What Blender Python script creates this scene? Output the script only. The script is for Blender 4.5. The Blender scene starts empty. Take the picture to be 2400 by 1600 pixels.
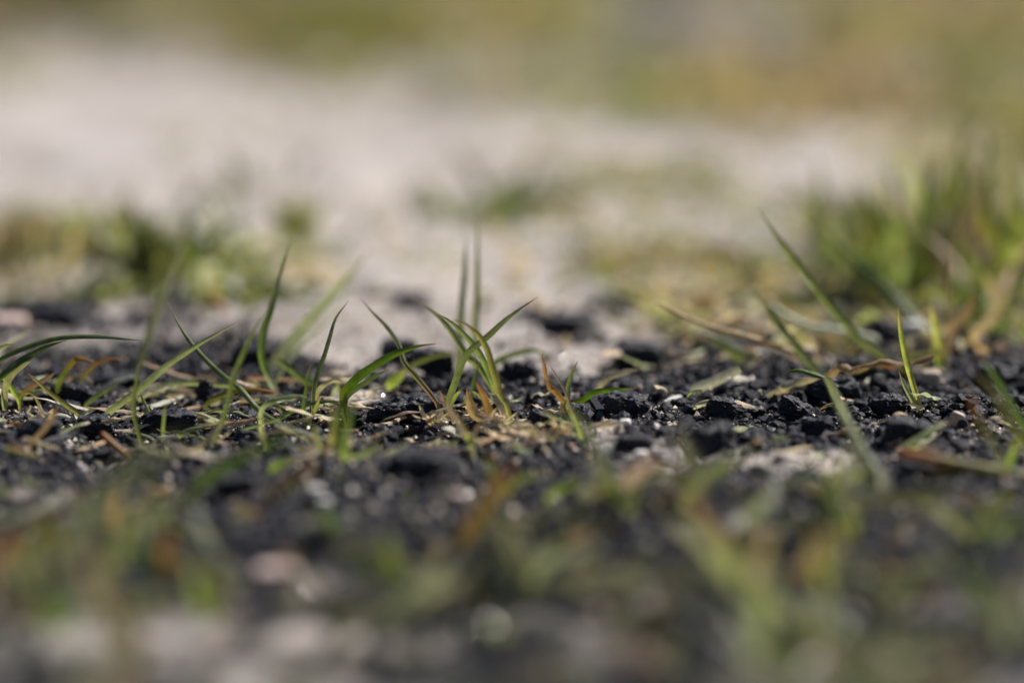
import bpy, math, random
import numpy as np
from mathutils import Vector, noise as mnoise

random.seed(7)
rng = np.random.default_rng(7)
SC = bpy.context.scene
COL = SC.collection
R = math.radians

# ------------------------------------------------------------------ camera
PITCH = R(14.0)
LENS, SENS, PW, PH = 100.0, 36.0, 2400.0, 1600.0
PX = SENS / LENS / PW                       # tangent of one photo pixel
A0 = PITCH + math.atan((970 - 800) * PX)    # angle of the ray that meets the focus point at the origin
DF = 0.60
CAM = np.array([0.0, -DF * math.cos(A0), DF * math.sin(A0)])
cam_d = bpy.data.cameras.new('camera')
cam = bpy.data.objects.new('camera', cam_d); COL.objects.link(cam)
cam.location = CAM
cam.rotation_euler = (math.pi / 2 - PITCH, 0, 0)
cam_d.lens = LENS; cam_d.sensor_width = SENS
cam_d.clip_start = 0.01; cam_d.clip_end = 200
cam_d.dof.use_dof = True
cam_d.dof.focus_distance = DF * math.cos(A0 - PITCH) - 0.004
cam_d.dof.aperture_fstop = 3.2
cam_d.dof.aperture_blades = 0
SC.camera = cam

# ------------------------------------------------------------------ light
SUN_EL, SUN_AZ = R(45), R(58)               # behind the scene, to the right
w = bpy.data.worlds.new('World'); SC.world = w; w.use_nodes = True
nt = w.node_tree; nt.nodes.clear()
sky = nt.nodes.new('ShaderNodeTexSky'); sky.sky_type = 'NISHITA'; sky.sun_disc = False
sky.sun_elevation = SUN_EL; sky.sun_rotation = SUN_AZ
sky.air_density = 1.0; sky.dust_density = 1.5
bg = nt.nodes.new('ShaderNodeBackground'); bg.inputs['Strength'].default_value = 0.045
wo = nt.nodes.new('ShaderNodeOutputWorld')
nt.links.new(sky.outputs[0], bg.inputs[0]); nt.links.new(bg.outputs[0], wo.inputs[0])
sd = bpy.data.lights.new('sun', 'SUN'); sd.energy = 5.0; sd.angle = R(0.55); sd.color = (1.0, 0.955, 0.90)
sun = bpy.data.objects.new('sun', sd); COL.objects.link(sun)
sv = Vector((math.sin(SUN_AZ) * math.cos(SUN_EL), math.cos(SUN_AZ) * math.cos(SUN_EL), math.sin(SUN_EL)))
sun.rotation_euler = (-sv).to_track_quat('-Z', 'Y').to_euler()
sun.location = sv * 5
SC.render.engine = 'CYCLES'
SC.view_settings.view_transform = 'Standard'; SC.view_settings.look = 'None'
SC.view_settings.exposure = 0.60; SC.view_settings.gamma = 1.0
SC.view_settings.use_curve_mapping = False

# ------------------------------------------------------------------ noise and mapping
def _h(ix, iy, s):
    n = (ix.astype(np.int64) * 374761393 + iy.astype(np.int64) * 668265263 + s * 1274126177) & 0xffffffff
    n = ((n ^ (n >> 13)) * 1274126177) & 0xffffffff
    return ((n ^ (n >> 16)) & 0xffff) / 65535.0
def vnoise(x, y, s=0):
    ix = np.floor(x); iy = np.floor(y); fx = x - ix; fy = y - iy
    fx = fx * fx * (3 - 2 * fx); fy = fy * fy * (3 - 2 * fy)
    a = _h(ix, iy, s); b = _h(ix + 1, iy, s); c = _h(ix, iy + 1, s); d = _h(ix + 1, iy + 1, s)
    return (a * (1 - fx) + b * fx) * (1 - fy) + (c * (1 - fx) + d * fx) * fy
def fbm(x, y, f, o, s=0, g=0.5):
    t = 0; a = 1; tot = 0
    for k in range(o):
        t = t + a * (vnoise(x * f + 17.3 * k, y * f - 9.1 * k, s + k) - 0.5); tot += a; a *= g; f *= 2.03
    return t / tot * 2
def Hs(x, y):                                # smooth part of the ground height
    x = np.asarray(x, float); y = np.asarray(y, float)
    return 0.0045 * fbm(x, y, 14, 2, 3) + 0.0022 * fbm(x, y, 60, 2, 11)

def raydir(px, py):
    u = (px - PW / 2) * PX; v = -(py - PH / 2) * PX
    cp, sp = math.cos(PITCH), math.sin(PITCH)
    return np.array([u, cp + v * sp, -sp + v * cp])
def at(px, py, z=0.0):                       # where the sight line of a photo pixel meets the ground
    d = raydir(px, py); h = z
    for _ in range(8):
        t = (h - CAM[2]) / d[2]; p = CAM + d * t
        h = float(Hs(p[0], p[1])) + z
    return p
def onY(px, py, Y):
    d = raydir(px, py); return CAM + d * ((Y - CAM[1]) / d[1])
def proj(x, y, z):
    rx = x - CAM[0]; ry = y - CAM[1]; rz = z - CAM[2]
    cp, sp = math.cos(PITCH), math.sin(PITCH)
    dep = ry * cp - rz * sp; up = ry * sp + rz * cp
    return PW / 2 + rx / dep / PX, PH / 2 - up / dep / PX
def mpp(Y):                                  # metres per photo pixel at that distance
    return (Y - CAM[1]) * PX * 1.03

def sst(a, b, x):
    t = np.clip((x - a) / (b - a), 0, 1); return t * t * (3 - 2 * t)

# charcoal cover of the ground, laid out on the ground plan
ROW = {r: at(1200, r)[1] for r in range(0, 1700, 50)}
BLOBS = [ # px, py, half width px, half depth (m), weight
    (1310, 750, 90, .016, .75), (1430, 690, 90, .02, .5), (1380, 790, 60, .012, .3), (970, 700, 50, .015, .55),
    (80, 740, 170, .03, .7), (400, 730, 80, .02, .35), (860, 660, 60, .02, .3), (1640, 700, 150, .025, .4),
    (560, 820, 120, .018, .8), (920, 830, 120, .016, .95), (760, 850, 80, .008, .6), (1500, 850, 120, .02, .7), (1700, 840, 160, .03, .8),
    (2200, 800, 260, .05, .8), (2170, 660, 260, .07, .9), (300, 880, 320, .025, .9),
    (1180, 840, 100, .014, .6),
    (1480, 1045, 100, .009, -.75), (1640, 1066, 45, .005, -.8), (1765, 1074, 60, .005, -.7), (1960, 1085, 80, .006, -.6), (1400, 990, 60, .009, -.8), (1600, 1090, 120, .008, -.6), (2040, 985, 40, .006, -.5), (1880, 1060, 50, .004, -.5), (2200, 1010, 60, .006, -.4), (310, 960, 40, .005, -.4), (590, 945, 60, .006, -.4), (850, 930, 70, .008, -.6), (1950, 930, 120, .01, -.3), (60, 970, 60, .006, -.3),
    (2200, 1100, 120, .012, -.5), (1350, 880, 60, .008, -.3), (2350, 1000, 100, .01, -.3), (1200, 1035, 80, .006, -.7), (860, 800, 170, .026, -.6), (1130, 830, 90, .016, -.5), (1000, 760, 200, .02, -.3), (1400, 830, 60, .01, -.4), (230, 810, 120, .014, -.3),
    (680, 1365, 150, .009, -.6), (720, 1490, 120, .007, -.45), (200, 1500, 200, .010, -.45), (1270, 1300, 110, .007, -.5), (500, 1600, 300, .01, -.2),
    (1650, 1245, 120, .007, -.35), (1850, 1560, 200, .012, -.35), (2250, 1560, 160, .012, -.3),
    (30, 1150, 80, .01, -.2)]
BL = []
for bx, by, hw, hd, wt in BLOBS:
    p = at(bx, by); BL.append((p[0], p[1], hw * mpp(p[1]), hd, wt))
def edge_row(px): return np.interp(px, [-200, 0, 500, 900, 1150, 1400, 1750, 2100, 2400, 2600], [200, 180, 180, 225, 270, 330, 330, 310, 400, 420])
def charf(x, y):
    x = np.asarray(x, float); y = np.asarray(y, float)
    c = (1 - sst(ROW[900], ROW[850], y)) * 0.76 - 0.08 * (1 - sst(ROW[1350], ROW[1150], y)) - 0.14 * (1 - sst(ROW[1500], ROW[1300], y))
    c = c + 0.04
    for bx, by, hw, hd, wt in BL:
        c = c + wt * np.exp(-(((x - bx) / hw) ** 2 + ((y - by) / hd) ** 2))
    far = sst(ROW[800], ROW[600], y)
    px_, py_ = proj(x, y, 0)
    c = c + 0.30 * sst(60, -120, py_ - edge_row(px_)) * (y > .1)
    c = c + 0.52 * fbm(x, y, 75, 3, 31) * (1 - 0.6 * far)
    c = c + far * .16 * np.clip(fbm(x, y, 26, 2, 331) + .25, 0, 1) * (y > .05)
    return np.clip(c, 0, 1)

LANDS = [(170,930,'grained splinter'),(60,850,'left arching tuft'),(100,1000,'forked straw'),(240,1000,'long diagonal leaf foot'),(330,1010,'forked upright blades'),
 (480,950,'upright charcoal shard'),(505,1030,'tall curved blade foot'),(620,900,'white sheathed blade'),(720,990,'thin dark upright blade'),(815,1050,'brightest arching leaf foot'),
 (920,960,'layered charcoal slab'),(1025,1000,'crumpled pale root'),(1180,1000,'bared pale roots'),(1290,980,'green runner'),(1345,1010,'three bladed tuft'),(1420,900,'tan withered leaf'),
 (1485,1040,'low rounded lump'),(1680,960,'pointed lump'),(1672,1050,'pitted leaning lump'),(1900,1010,'flat oval flake'),(1860,970,'sandy faced lump'),(2085,965,'undercut slab'),(2156,950,'upright yellow green blade'),
 (2240,985,'tan pebble'),(2170,1020,'cut pale leaves'),(2075,1130,'glinting stem foot'),(2200,1080,'rust tipped stem'),(2330,1000,'orange stems at right'),(2330,910,'right edge lump'),(2212,850,'yellowish sprout'),
 (2010,880,'slanting stem'),(1690,880,'whitish green leaf'),(1720,810,'long pale straw'),(1320,770,'flat black flake on sand'),(1480,1180,'slanting grey blade foot'),(1240,1110,'low blurred green leaves'),
 (1150,1180,'orange brown leaf'),(1076,1190,'pinkish pebble'),(990,1100,'broad blurred lump'),(740,1170,'white pebble pair'),(680,1130,'slanted tan stick'),(560,1090,'dark green streak'),(265,1040,'rust orange stick'),
 (280,1130,'broad grey blade'),(40,1130,'lower left edge'),(30,1290,'ochre leaf'),(390,1290,'lower left orange leaf'),(460,1400,'yellow green leaf'),(650,1370,'large pink stone'),(850,1310,'olive sprig'),(1150,1470,'bottom pale glint'),
 (1300,1320,'lower middle sand patch'),(1600,1180,'slanting leaf pair'),(1570,1400,'low orange brown leaf'),(1770,1350,'pale straw strip'),(1925,1290,'tan standing leaf'),(1960,1150,'leafy sprout'),(2280,1240,'right edge sprout'),
 (1970,1480,'faint round glint'),(2200,1450,'lower right corner'),(1640,1550,'bottom edge right of centre'),(600,1560,'bottom edge left of centre'),(150,1520,'lower left corner')]
def where(px, py):
    b = min(LANDS, key=lambda l: (l[0] - px) ** 2 + ((l[1] - py) * 2) ** 2)
    dx, dy = px - b[0], (py - b[1]) * 2.2
    r = ('right of' if dx > 0 else 'left of') if abs(dx) > abs(dy) else ('in front of' if dy > 0 else 'behind')
    if abs(dx) > abs(dy) and abs(dx) > 90: r = 'well ' + r
    return r + ' the ' + b[2]

# ------------------------------------------------------------------ materials
def mat(name):
    m = bpy.data.materials.new(name); m.use_nodes = True
    t = m.node_tree; t.nodes.clear(); o = t.nodes.new('ShaderNodeOutputMaterial')
    return m, t, o
def N(t, typ, **kw):
    n = t.nodes.new(typ)
    for k, v in kw.items():
        if k.startswith('i_'): n.inputs[k[2:].replace('_', ' ')].default_value = v
        else: setattr(n, k, v)
    return n
def ramp(t, stops):
    r = t.nodes.new('ShaderNodeValToRGB'); e = r.color_ramp.elements
    while len(e) < len(stops): e.new(0.5)
    for k, (p, c) in enumerate(stops):
        e[k].position = p; e[k].color = (*c, 1)
    return r
def mixrgb(t, mode='MIX'):
    n = t.nodes.new('ShaderNodeMix'); n.data_type = 'RGBA'; n.blend_type = mode; return n

def leaf_material(name, trans, rough):
    m, t, o = mat(name); L = t.links
    a = N(t, 'ShaderNodeAttribute', attribute_name='col')
    uv = N(t, 'ShaderNodeUVMap')
    sep = N(t, 'ShaderNodeSeparateXYZ'); L.new(uv.outputs[0], sep.inputs[0])
    # veins run along the leaf
    wv = N(t, 'ShaderNodeMath', operation='MULTIPLY'); wv.inputs[1].default_value = 44.0; L.new(sep.outputs[0], wv.inputs[0])
    sn = N(t, 'ShaderNodeMath', operation='SINE'); L.new(wv.outputs[0], sn.inputs[0])
    tc = N(t, 'ShaderNodeTexCoord')
    nz = N(t, 'ShaderNodeTexNoise', i_Scale=420.0, i_Detail=4.0); L.new(tc.outputs['Object'], nz.inputs['Vector'])
    nb = N(t, 'ShaderNodeTexNoise', i_Scale=2600.0, i_Detail=3.0); L.new(tc.outputs['Object'], nb.inputs['Vector'])
    rp = ramp(t, [(0.25, (.45, .45, .45)), (0.5, (.95, .95, .95)), (0.75, (1.4, 1.35, 1.2))]); L.new(nz.outputs[0], rp.inputs[0])
    mx = mixrgb(t, 'MULTIPLY'); mx.inputs[0].default_value = .75
    L.new(a.outputs['Color'], mx.inputs[6]); L.new(rp.outputs[0], mx.inputs[7])
    # tiny dark specks of soil on the leaf
    sp = ramp(t, [(0.30, (.12, .10, .09)), (0.37, (1, 1, 1))]); L.new(nb.outputs[0], sp.inputs[0])
    m2 = mixrgb(t, 'MULTIPLY'); m2.inputs[0].default_value = .7
    L.new(mx.outputs[2], m2.inputs[6]); L.new(sp.outputs[0], m2.inputs[7])
    vs = N(t, 'ShaderNodeMapRange'); vs.inputs[1].default_value = -1; vs.inputs[3].default_value = .82; vs.inputs[4].default_value = 1.15
    L.new(sn.outputs[0], vs.inputs[0])
    m3 = mixrgb(t, 'MULTIPLY'); m3.inputs[0].default_value = 1; L.new(m2.outputs[2], m3.inputs[6]); L.new(vs.outputs[0], m3.inputs[7])
    bp = N(t, 'ShaderNodeBump', i_Strength=.35, i_Distance=.0001)
    ad = N(t, 'ShaderNodeMath', operation='ADD'); L.new(sn.outputs[0], ad.inputs[0]); L.new(nb.outputs[0], ad.inputs[1])
    L.new(ad.outputs[0], bp.inputs['Height'])
    pr = N(t, 'ShaderNodeBsdfPrincipled', i_Roughness=rough); pr.inputs['Specular IOR Level'].default_value = .45
    L.new(m3.outputs[2], pr.inputs['Base Color']); L.new(bp.outputs[0], pr.inputs['Normal'])
    tr = N(t, 'ShaderNodeBsdfTranslucent'); gm = mixrgb(t, 'MULTIPLY'); gm.inputs[0].default_value = 1
    gm.inputs[7].default_value = (1.22, 1.2, .75, 1); L.new(m3.outputs[2], gm.inputs[6]); L.new(gm.outputs[2], tr.inputs[0])
    ms = N(t, 'ShaderNodeMixShader'); ms.inputs[0].default_value = trans
    L.new(pr.outputs[0], ms.inputs[1]); L.new(tr.outputs[0], ms.inputs[2]); L.new(ms.outputs[0], o.inputs[0])
    return m
M_leaf = leaf_material('grass_leaf', .45, .34)
M_dry = leaf_material('dry_grass', .35, .6)

def charcoal_material(name, dust=0.35):
    m, t, o = mat(name); L = t.links
    tc = N(t, 'ShaderNodeTexCoord')
    mp = N(t, 'ShaderNodeMapping'); mp.inputs['Scale'].default_value = (260, 2600, 2600); L.new(tc.outputs['Object'], mp.inputs[0])
    gr = N(t, 'ShaderNodeTexNoise', i_Scale=1.0, i_Detail=4.0); L.new(mp.outputs[0], gr.inputs['Vector'])
    fn = N(t, 'ShaderNodeTexNoise', i_Scale=1500.0, i_Detail=5.0, i_Roughness=.65); L.new(tc.outputs['Object'], fn.inputs['Vector'])
    vo = N(t, 'ShaderNodeTexVoronoi', i_Scale=1800.0); L.new(tc.outputs['Object'], vo.inputs['Vector'])
    rp = ramp(t, [(0.3, (.004, .0045, .008)), (0.7, (.024, .026, .041))]); L.new(fn.outputs[0], rp.inputs[0])
    # pale dust clings in grains
    dn = N(t, 'ShaderNodeTexNoise', i_Scale=700.0, i_Detail=6.0, i_Roughness=.7); L.new(tc.outputs['Object'], dn.inputs['Vector'])
    dr = ramp(t, [(0.56, (0, 0, 0)), (0.68, (1, 1, 1))]); L.new(dn.outputs[0], dr.inputs[0])
    dm = N(t, 'ShaderNodeMath', operation='MULTIPLY'); dm.inputs[1].default_value = dust; L.new(dr.outputs[0], dm.inputs[0])
    mx = mixrgb(t); L.new(dm.outputs[0], mx.inputs[0]); L.new(rp.outputs[0], mx.inputs[6]); mx.inputs[7].default_value = (.20, .165, .135, 1)
    a1 = N(t, 'ShaderNodeMath', operation='MULTIPLY_ADD'); a1.inputs[1].default_value = 1.2
    L.new(gr.outputs[0], a1.inputs[0]); L.new(fn.outputs[0], a1.inputs[2])
    bp = N(t, 'ShaderNodeBump', i_Strength=.8, i_Distance=.0004); L.new(a1.outputs[0], bp.inputs['Height'])
    pr = N(t, 'ShaderNodeBsdfPrincipled', i_Roughness=.42); pr.inputs['Specular IOR Level'].default_value = .3
    rr = N(t, 'ShaderNodeMapRange'); rr.inputs[3].default_value = .34; rr.inputs[4].default_value = .7; L.new(vo.outputs['Distance'], rr.inputs[0])
    L.new(rr.outputs[0], pr.inputs['Roughness'])
    L.new(mx.outputs[2], pr.inputs['Base Color']); L.new(bp.outputs[0], pr.inputs['Normal']); L.new(pr.outputs[0], o.inputs[0])
    return m
M_char = charcoal_material('charcoal')
M_crumb = charcoal_material('charcoal_crumb', .15)

def grain_material():
    m, t, o = mat('sand_grain'); L = t.links
    a = N(t, 'ShaderNodeAttribute', attribute_name='col')
    pr = N(t, 'ShaderNodeBsdfPrincipled', i_Roughness=.25); pr.inputs['Specular IOR Level'].default_value = .55
    L.new(a.outputs['Color'], pr.inputs['Base Color']); L.new(a.outputs['Alpha'], pr.inputs['Roughness'])
    L.new(pr.outputs[0], o.inputs[0]); return m
M_grain = grain_material()

def pebble_material(name, c1, c2):
    m, t, o = mat(name); L = t.links
    tc = N(t, 'ShaderNodeTexCoord')
    n1 = N(t, 'ShaderNodeTexNoise', i_Scale=900.0, i_Detail=6.0); L.new(tc.outputs['Object'], n1.inputs['Vector'])
    rp = ramp(t, [(0.3, c1), (0.65, c2)]); L.new(n1.outputs[0], rp.inputs[0])
    bp = N(t, 'ShaderNodeBump', i_Strength=.4, i_Distance=.0002); L.new(n1.outputs[0], bp.inputs['Height'])
    pr = N(t, 'ShaderNodeBsdfPrincipled', i_Roughness=.55)
    L.new(rp.outputs[0], pr.inputs['Base Color']); L.new(bp.outputs[0], pr.inputs['Normal']); L.new(pr.outputs[0], o.inputs[0]); return m
M_peb = pebble_material('tan_pebble', (.30, .22, .16), (.48, .38, .29))
M_pink = pebble_material('pink_pebble', (.42, .31, .27), (.60, .47, .42))
M_white = pebble_material('white_pebble', (.5, .48, .45), (.75, .73, .70))

def ground_material():
    m, t, o = mat('sandy_soil'); L = t.links
    a = N(t, 'ShaderNodeAttribute', attribute_name='char')
    tc = N(t, 'ShaderNodeTexCoord')
    n1 = N(t, 'ShaderNodeTexNoise', i_Scale=260.0, i_Detail=8.0, i_Roughness=.7); L.new(tc.outputs['Object'], n1.inputs['Vector'])
    n2 = N(t, 'ShaderNodeTexNoise', i_Scale=2200.0, i_Detail=3.0); L.new(tc.outputs['Object'], n2.inputs['Vector'])
    n3 = N(t, 'ShaderNodeTexNoise', i_Scale=20.0, i_Detail=5.0, i_Roughness=.6); L.new(tc.outputs['Object'], n3.inputs['Vector'])
    vo = N(t, 'ShaderNodeTexVoronoi', i_Scale=1700.0); L.new(tc.outputs['Object'], vo.inputs['Vector'])
    # sand: grains of several colours
    sc = N(t, 'ShaderNodeSeparateColor'); L.new(vo.outputs['Color'], sc.inputs[0])
    sr = ramp(t, [(0.0, (.25, .19, .16)), (0.3, (.40, .36, .335)), (0.65, (.50, .47, .455)), (1.0, (.66, .635, .625))]); L.new(sc.outputs[0], sr.inputs[0])
    br = ramp(t, [(0.3, (.66, .62, .57)), (0.7, (1.10, 1.10, 1.12))]); L.new(n3.outputs[0], br.inputs[0])
    sm = mixrgb(t, 'MULTIPLY'); sm.inputs[0].default_value = 1; L.new(sr.outputs[0], sm.inputs[6]); L.new(br.outputs[0], sm.inputs[7])
    # soot and charcoal dust
    cr = ramp(t, [(0.3, (.004, .0045, .007)), (0.75, (.019, .0200, .030))]); L.new(n2.outputs[0], cr.inputs[0])
    s1 = N(t, 'ShaderNodeMath', operation='MULTIPLY_ADD'); s1.inputs[1].default_value = 1.9; L.new(a.outputs['Fac'], s1.inputs[0]); L.new(n1.outputs[0], s1.inputs[2])
    s2 = N(t, 'ShaderNodeMath', operation='MULTIPLY_ADD'); s2.inputs[1].default_value = .45; L.new(n2.outputs[0], s2.inputs[0]); L.new(s1.outputs[0], s2.inputs[2])
    fr = N(t, 'ShaderNodeMapRange'); fr.inputs[1].default_value = 1.05; fr.inputs[2].default_value = 1.75; L.new(s2.outputs[0], fr.inputs[0])
    mx = mixrgb(t); L.new(fr.outputs[0], mx.inputs[0]); L.new(sm.outputs[2], mx.inputs[6]); L.new(cr.outputs[0], mx.inputs[7])
    bb = N(t, 'ShaderNodeMath', operation='ADD'); L.new(n1.outputs[0], bb.inputs[0]); L.new(vo.outputs['Distance'], bb.inputs[1])
    bp = N(t, 'ShaderNodeBump', i_Strength=.75, i_Distance=.0006); L.new(bb.outputs[0], bp.inputs['Height'])
    pr = N(t, 'ShaderNodeBsdfPrincipled', i_Roughness=.75); pr.inputs['Specular IOR Level'].default_value = .10
    L.new(mx.outputs[2], pr.inputs['Base Color']); L.new(bp.outputs[0], pr.inputs['Normal']); L.new(pr.outputs[0], o.inputs[0]); return m
M_ground = ground_material()

def drop_material():
    m, t, o = mat('water'); L = t.links
    pr = N(t, 'ShaderNodeBsdfPrincipled', i_Roughness=.03, i_IOR=1.33)
    pr.inputs['Transmission Weight'].default_value = 1.0
    L.new(pr.outputs[0], o.inputs[0]); return m
M_drop = drop_material()

# ------------------------------------------------------------------ mesh helpers
def mk(name, v, f, m, parent=None, uv=None, col=None, smooth=True):
    me = bpy.data.meshes.new(name)
    v = np.asarray(v, np.float32); f = np.asarray(f, np.int32); k = f.shape[1]
    me.vertices.add(len(v)); me.vertices.foreach_set('co', v.ravel())
    me.loops.add(f.size); me.loops.foreach_set('vertex_index', f.ravel())
    me.polygons.add(len(f)); me.polygons.foreach_set('loop_start', np.arange(0, f.size, k, dtype=np.int32))
    if uv is not None:
        u = me.uv_layers.new(name='UVMap'); u.data.foreach_set('uv', np.asarray(uv, np.float32)[f.ravel()].ravel())
    if col is not None:
        c = me.color_attributes.new('col', 'FLOAT_COLOR', 'POINT'); col = np.asarray(col, np.float32)
        if col.shape[1] == 3: col = np.hstack([col, np.ones((len(col), 1), np.float32)])
        c.data.foreach_set('color', col.ravel())
    me.update(calc_edges=True)
    me.polygons.foreach_set('use_smooth', np.full(len(f), smooth))
    me.materials.append(m)
    o = bpy.data.objects.new(name, me); COL.objects.link(o)
    if parent is not None: o.parent = parent
    return o
def thing(name, label, cat, loc, group=None):
    o = bpy.data.objects.new(name, None); COL.objects.link(o); o.location = loc
    o.empty_display_size = .005
    o['label'] = label; o['category'] = cat
    if group: o['group'] = group
    return o
def tag(o, label, cat, group=None, kind=None):
    if label: o['label'] = label
    if cat: o['category'] = cat
    if group: o['group'] = group
    if kind: o['kind'] = kind
    return o

def smooth_path(P, n):                       # Catmull-Rom through the points
    P = np.asarray(P, float)
    if len(P) < 3:
        t = np.linspace(0, 1, n)[:, None]; return P[0] * (1 - t) + P[-1] * t
    Q = np.vstack([2 * P[0] - P[1], P, 2 * P[-1] - P[-2]])
    s = np.linspace(0, len(P) - 1 - 1e-6, n); out = []
    for u in s:
        i = int(u); t = u - i; a, b, c, d = Q[i], Q[i + 1], Q[i + 2], Q[i + 3]
        out.append(.5 * (2 * b + (c - a) * t + (2 * a - 5 * b + 4 * c - d) * t * t + (3 * b - a - 3 * c + d) * t ** 3))
    return np.array(out)

PAL = { # colour along the leaf from base to tip
 'vivid': [(0, (.22, .16, .035)), (.12, (.16, .17, .02)), (.4, (.085, .165, .012)), (.85, (.10, .18, .02)), (1, (.25, .08, .07))],
 'green': [(0, (.26, .30, .10)), (.25, (.12, .18, .04)), (.7, (.09, .15, .035)), (.93, (.11, .13, .05)), (1, (.22, .09, .08))],
 'dark':  [(0, (.10, .14, .03)), (.4, (.055, .10, .022)), (.85, (.05, .085, .022)), (1, (.18, .10, .05))],
 'pale':  [(0, (.30, .34, .15)), (.4, (.20, .26, .11)), (.85, (.19, .25, .10)), (1, (.32, .18, .16))],
 'grey':  [(0, (.22, .26, .15)), (.5, (.17, .21, .12)), (1, (.22, .24, .16))],
 'lime':  [(0, (.30, .38, .06)), (.5, (.18, .30, .03)), (1, (.28, .28, .08))],
 'yellow':[(0, (.35, .36, .12)), (.4, (.30, .30, .09)), (.7, (.26, .30, .07)), (1, (.30, .26, .09))],
 'orange':[(0, (.10, .15, .03)), (.45, (.17, .17, .03)), (.75, (.42, .20, .03)), (.94, (.50, .20, .03)), (1, (.30, .07, .04))],
 'burnt': [(0, (.20, .20, .05)), (.3, (.34, .19, .05)), (.7, (.40, .22, .09)), (1, (.40, .15, .05))],
 'purple':[(0, (.20, .20, .11)), (.5, (.17, .13, .11)), (.9, (.24, .17, .17)), (1, (.38, .12, .14))],
 'moss':  [(0, (.26, .25, .07)), (.5, (.20, .22, .035)), (1, (.24, .22, .05))],
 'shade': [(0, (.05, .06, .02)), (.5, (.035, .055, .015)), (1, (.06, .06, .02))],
 'ash':   [(0, (.20, .19, .17)), (.5, (.15, .15, .13)), (1, (.20, .19, .17))],
 'drab':  [(0, (.16, .155, .10)), (.5, (.105, .115, .065)), (1, (.14, .135, .09))],
 'sage':  [(0, (.28, .29, .22)), (.5, (.22, .245, .18)), (1, (.27, .275, .21))],
 'olive': [(0, (.20, .20, .07)), (.5, (.13, .14, .035)), (.85, (.15, .14, .04)), (1, (.20, .12, .06))],
 'brown': [(0, (.28, .16, .09)), (.4, (.26, .14, .08)), (.7, (.30, .21, .15)), (1, (.34, .25, .17))],
 'stalk': [(0, (.26, .14, .08)), (.3, (.26, .15, .10)), (.42, (.19, .19, .05)), (.7, (.17, .18, .09)), (1, (.30, .24, .16))],
 'straw': [(0, (.60, .49, .33)), (.5, (.64, .54, .38)), (1, (.54, .41, .27))],
 'tan':   [(0, (.42, .30, .18)), (.5, (.46, .33, .20)), (1, (.36, .22, .12))],
 'rust':  [(0, (.28, .30, .16)), (.6, (.26, .22, .08)), (.85, (.42, .16, .04)), (1, (.30, .10, .03))],
 'white': [(0, (.55, .52, .44)), (.5, (.60, .59, .54)), (1, (.50, .48, .40))],
 'sheath':[(0, (.62, .56, .44)), (.15, (.60, .62, .48)), (.28, (.25, .36, .09)), (.6, (.12, .19, .05)), (1, (.20, .22, .16))],
 'root':  [(0, (.66, .52, .40)), (.5, (.72, .60, .48)), (1, (.60, .48, .36))],
}
DRYS = {'straw', 'tan', 'brown', 'stalk', 'burnt', 'root', 'white', 'rust'}
for _k, _st in PAL.items():
    if _k in ('green', 'dark', 'pale', 'grey', 'olive', 'purple', 'lime', 'yellow'):
        q = {'green': .50, 'pale': .48, 'grey': .5, 'dark': .3, 'olive': .25, 'purple': .1, 'lime': .35, 'yellow': .1}[_k]
        PAL[_k] = [(p, tuple((c * (1 - q) + (sum(col) / 3) * q * w3) * 1.7 for c, w3 in zip(col, (1.1, 1.05, .6)))) for p, col in _st]
def palcol(kind, t, jit=None):
    st = PAL[kind]; xs = [s[0] for s in st]
    c = np.stack([np.interp(t, xs, [s[1][k] for s in st]) for k in range(3)], 1)
    if jit is not None: c = c * jit
    return c
def jitter(a=.12):
    b = 1 + rng.uniform(-a, a); return np.array([b * (1 + rng.uniform(-a, a) * .6), b, b * (1 + rng.uniform(-a, a))])

VIEW = np.array([0, 1.0, -.25])
def ribbon(path, width, kind, roll=0., twist=0., fold=.35, across=4, base_w=.55, blunt=False, crumple=0., facing=None):
    """leaf blade: a folded, twisted, tapering strip; returns verts, quads, uv, colour"""
    n = len(path); path = np.asarray(path, float)
    T = np.gradient(path, axis=0); T /= np.linalg.norm(T, axis=1)[:, None] + 1e-12
    F = np.array(facing if facing is not None else VIEW, float)
    S = np.cross(T, F); ln = np.linalg.norm(S, axis=1)
    for i in range(n):
        if ln[i] < .15: S[i] = S[i - 1] if i else np.array([1., 0, 0])
    S /= np.linalg.norm(S, axis=1)[:, None]
    Nn = np.cross(S, T)
    t = np.linspace(0, 1, n)
    ang = roll + twist * t
    S2 = S * np.cos(ang)[:, None] + Nn * np.sin(ang)[:, None]
    N2 = np.cross(S2, T)
    prof = (base_w + (1 - base_w) * sst(0, .35, t))
    prof = prof * (np.ones(n) if blunt else np.clip(1 - np.clip((t - .5) / .5, 0, 1) ** 2.1, .05, 1))
    if blunt: prof = prof * (.75 + .25 * np.clip((1 - t) * 12, 0, 1))
    w_ = width * .5 * prof
    us = np.linspace(-1, 1, across + 1)
    V = np.zeros((n, across + 1, 3)); UV = np.zeros((n, across + 1, 2))
    for k, u in enumerate(us):
        edge = 1 + .05 * np.sin(t * 23 + u * 9)
        V[:, k] = path + S2 * (w_ * u * edge * math.cos(fold))[:, None] + N2 * (w_ * abs(u) * math.sin(fold))[:, None]
        UV[:, k, 0] = (u + 1) / 2; UV[:, k, 1] = t
    if crumple:
        for i in range(n):
            for k in range(across + 1):
                q = Vector(V[i, k] * 420); V[i, k] += np.array(mnoise.noise_vector(q)) * crumple
    idx = np.arange(n * (across + 1)).reshape(n, across + 1)
    f = np.stack([idx[:-1, :-1], idx[:-1, 1:], idx[1:, 1:], idx[1:, :-1]], -1).reshape(-1, 4)
    c = palcol(kind, np.repeat(t, across + 1), jitter())
    return V.reshape(-1, 3), f, UV.reshape(-1, 2), c
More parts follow.
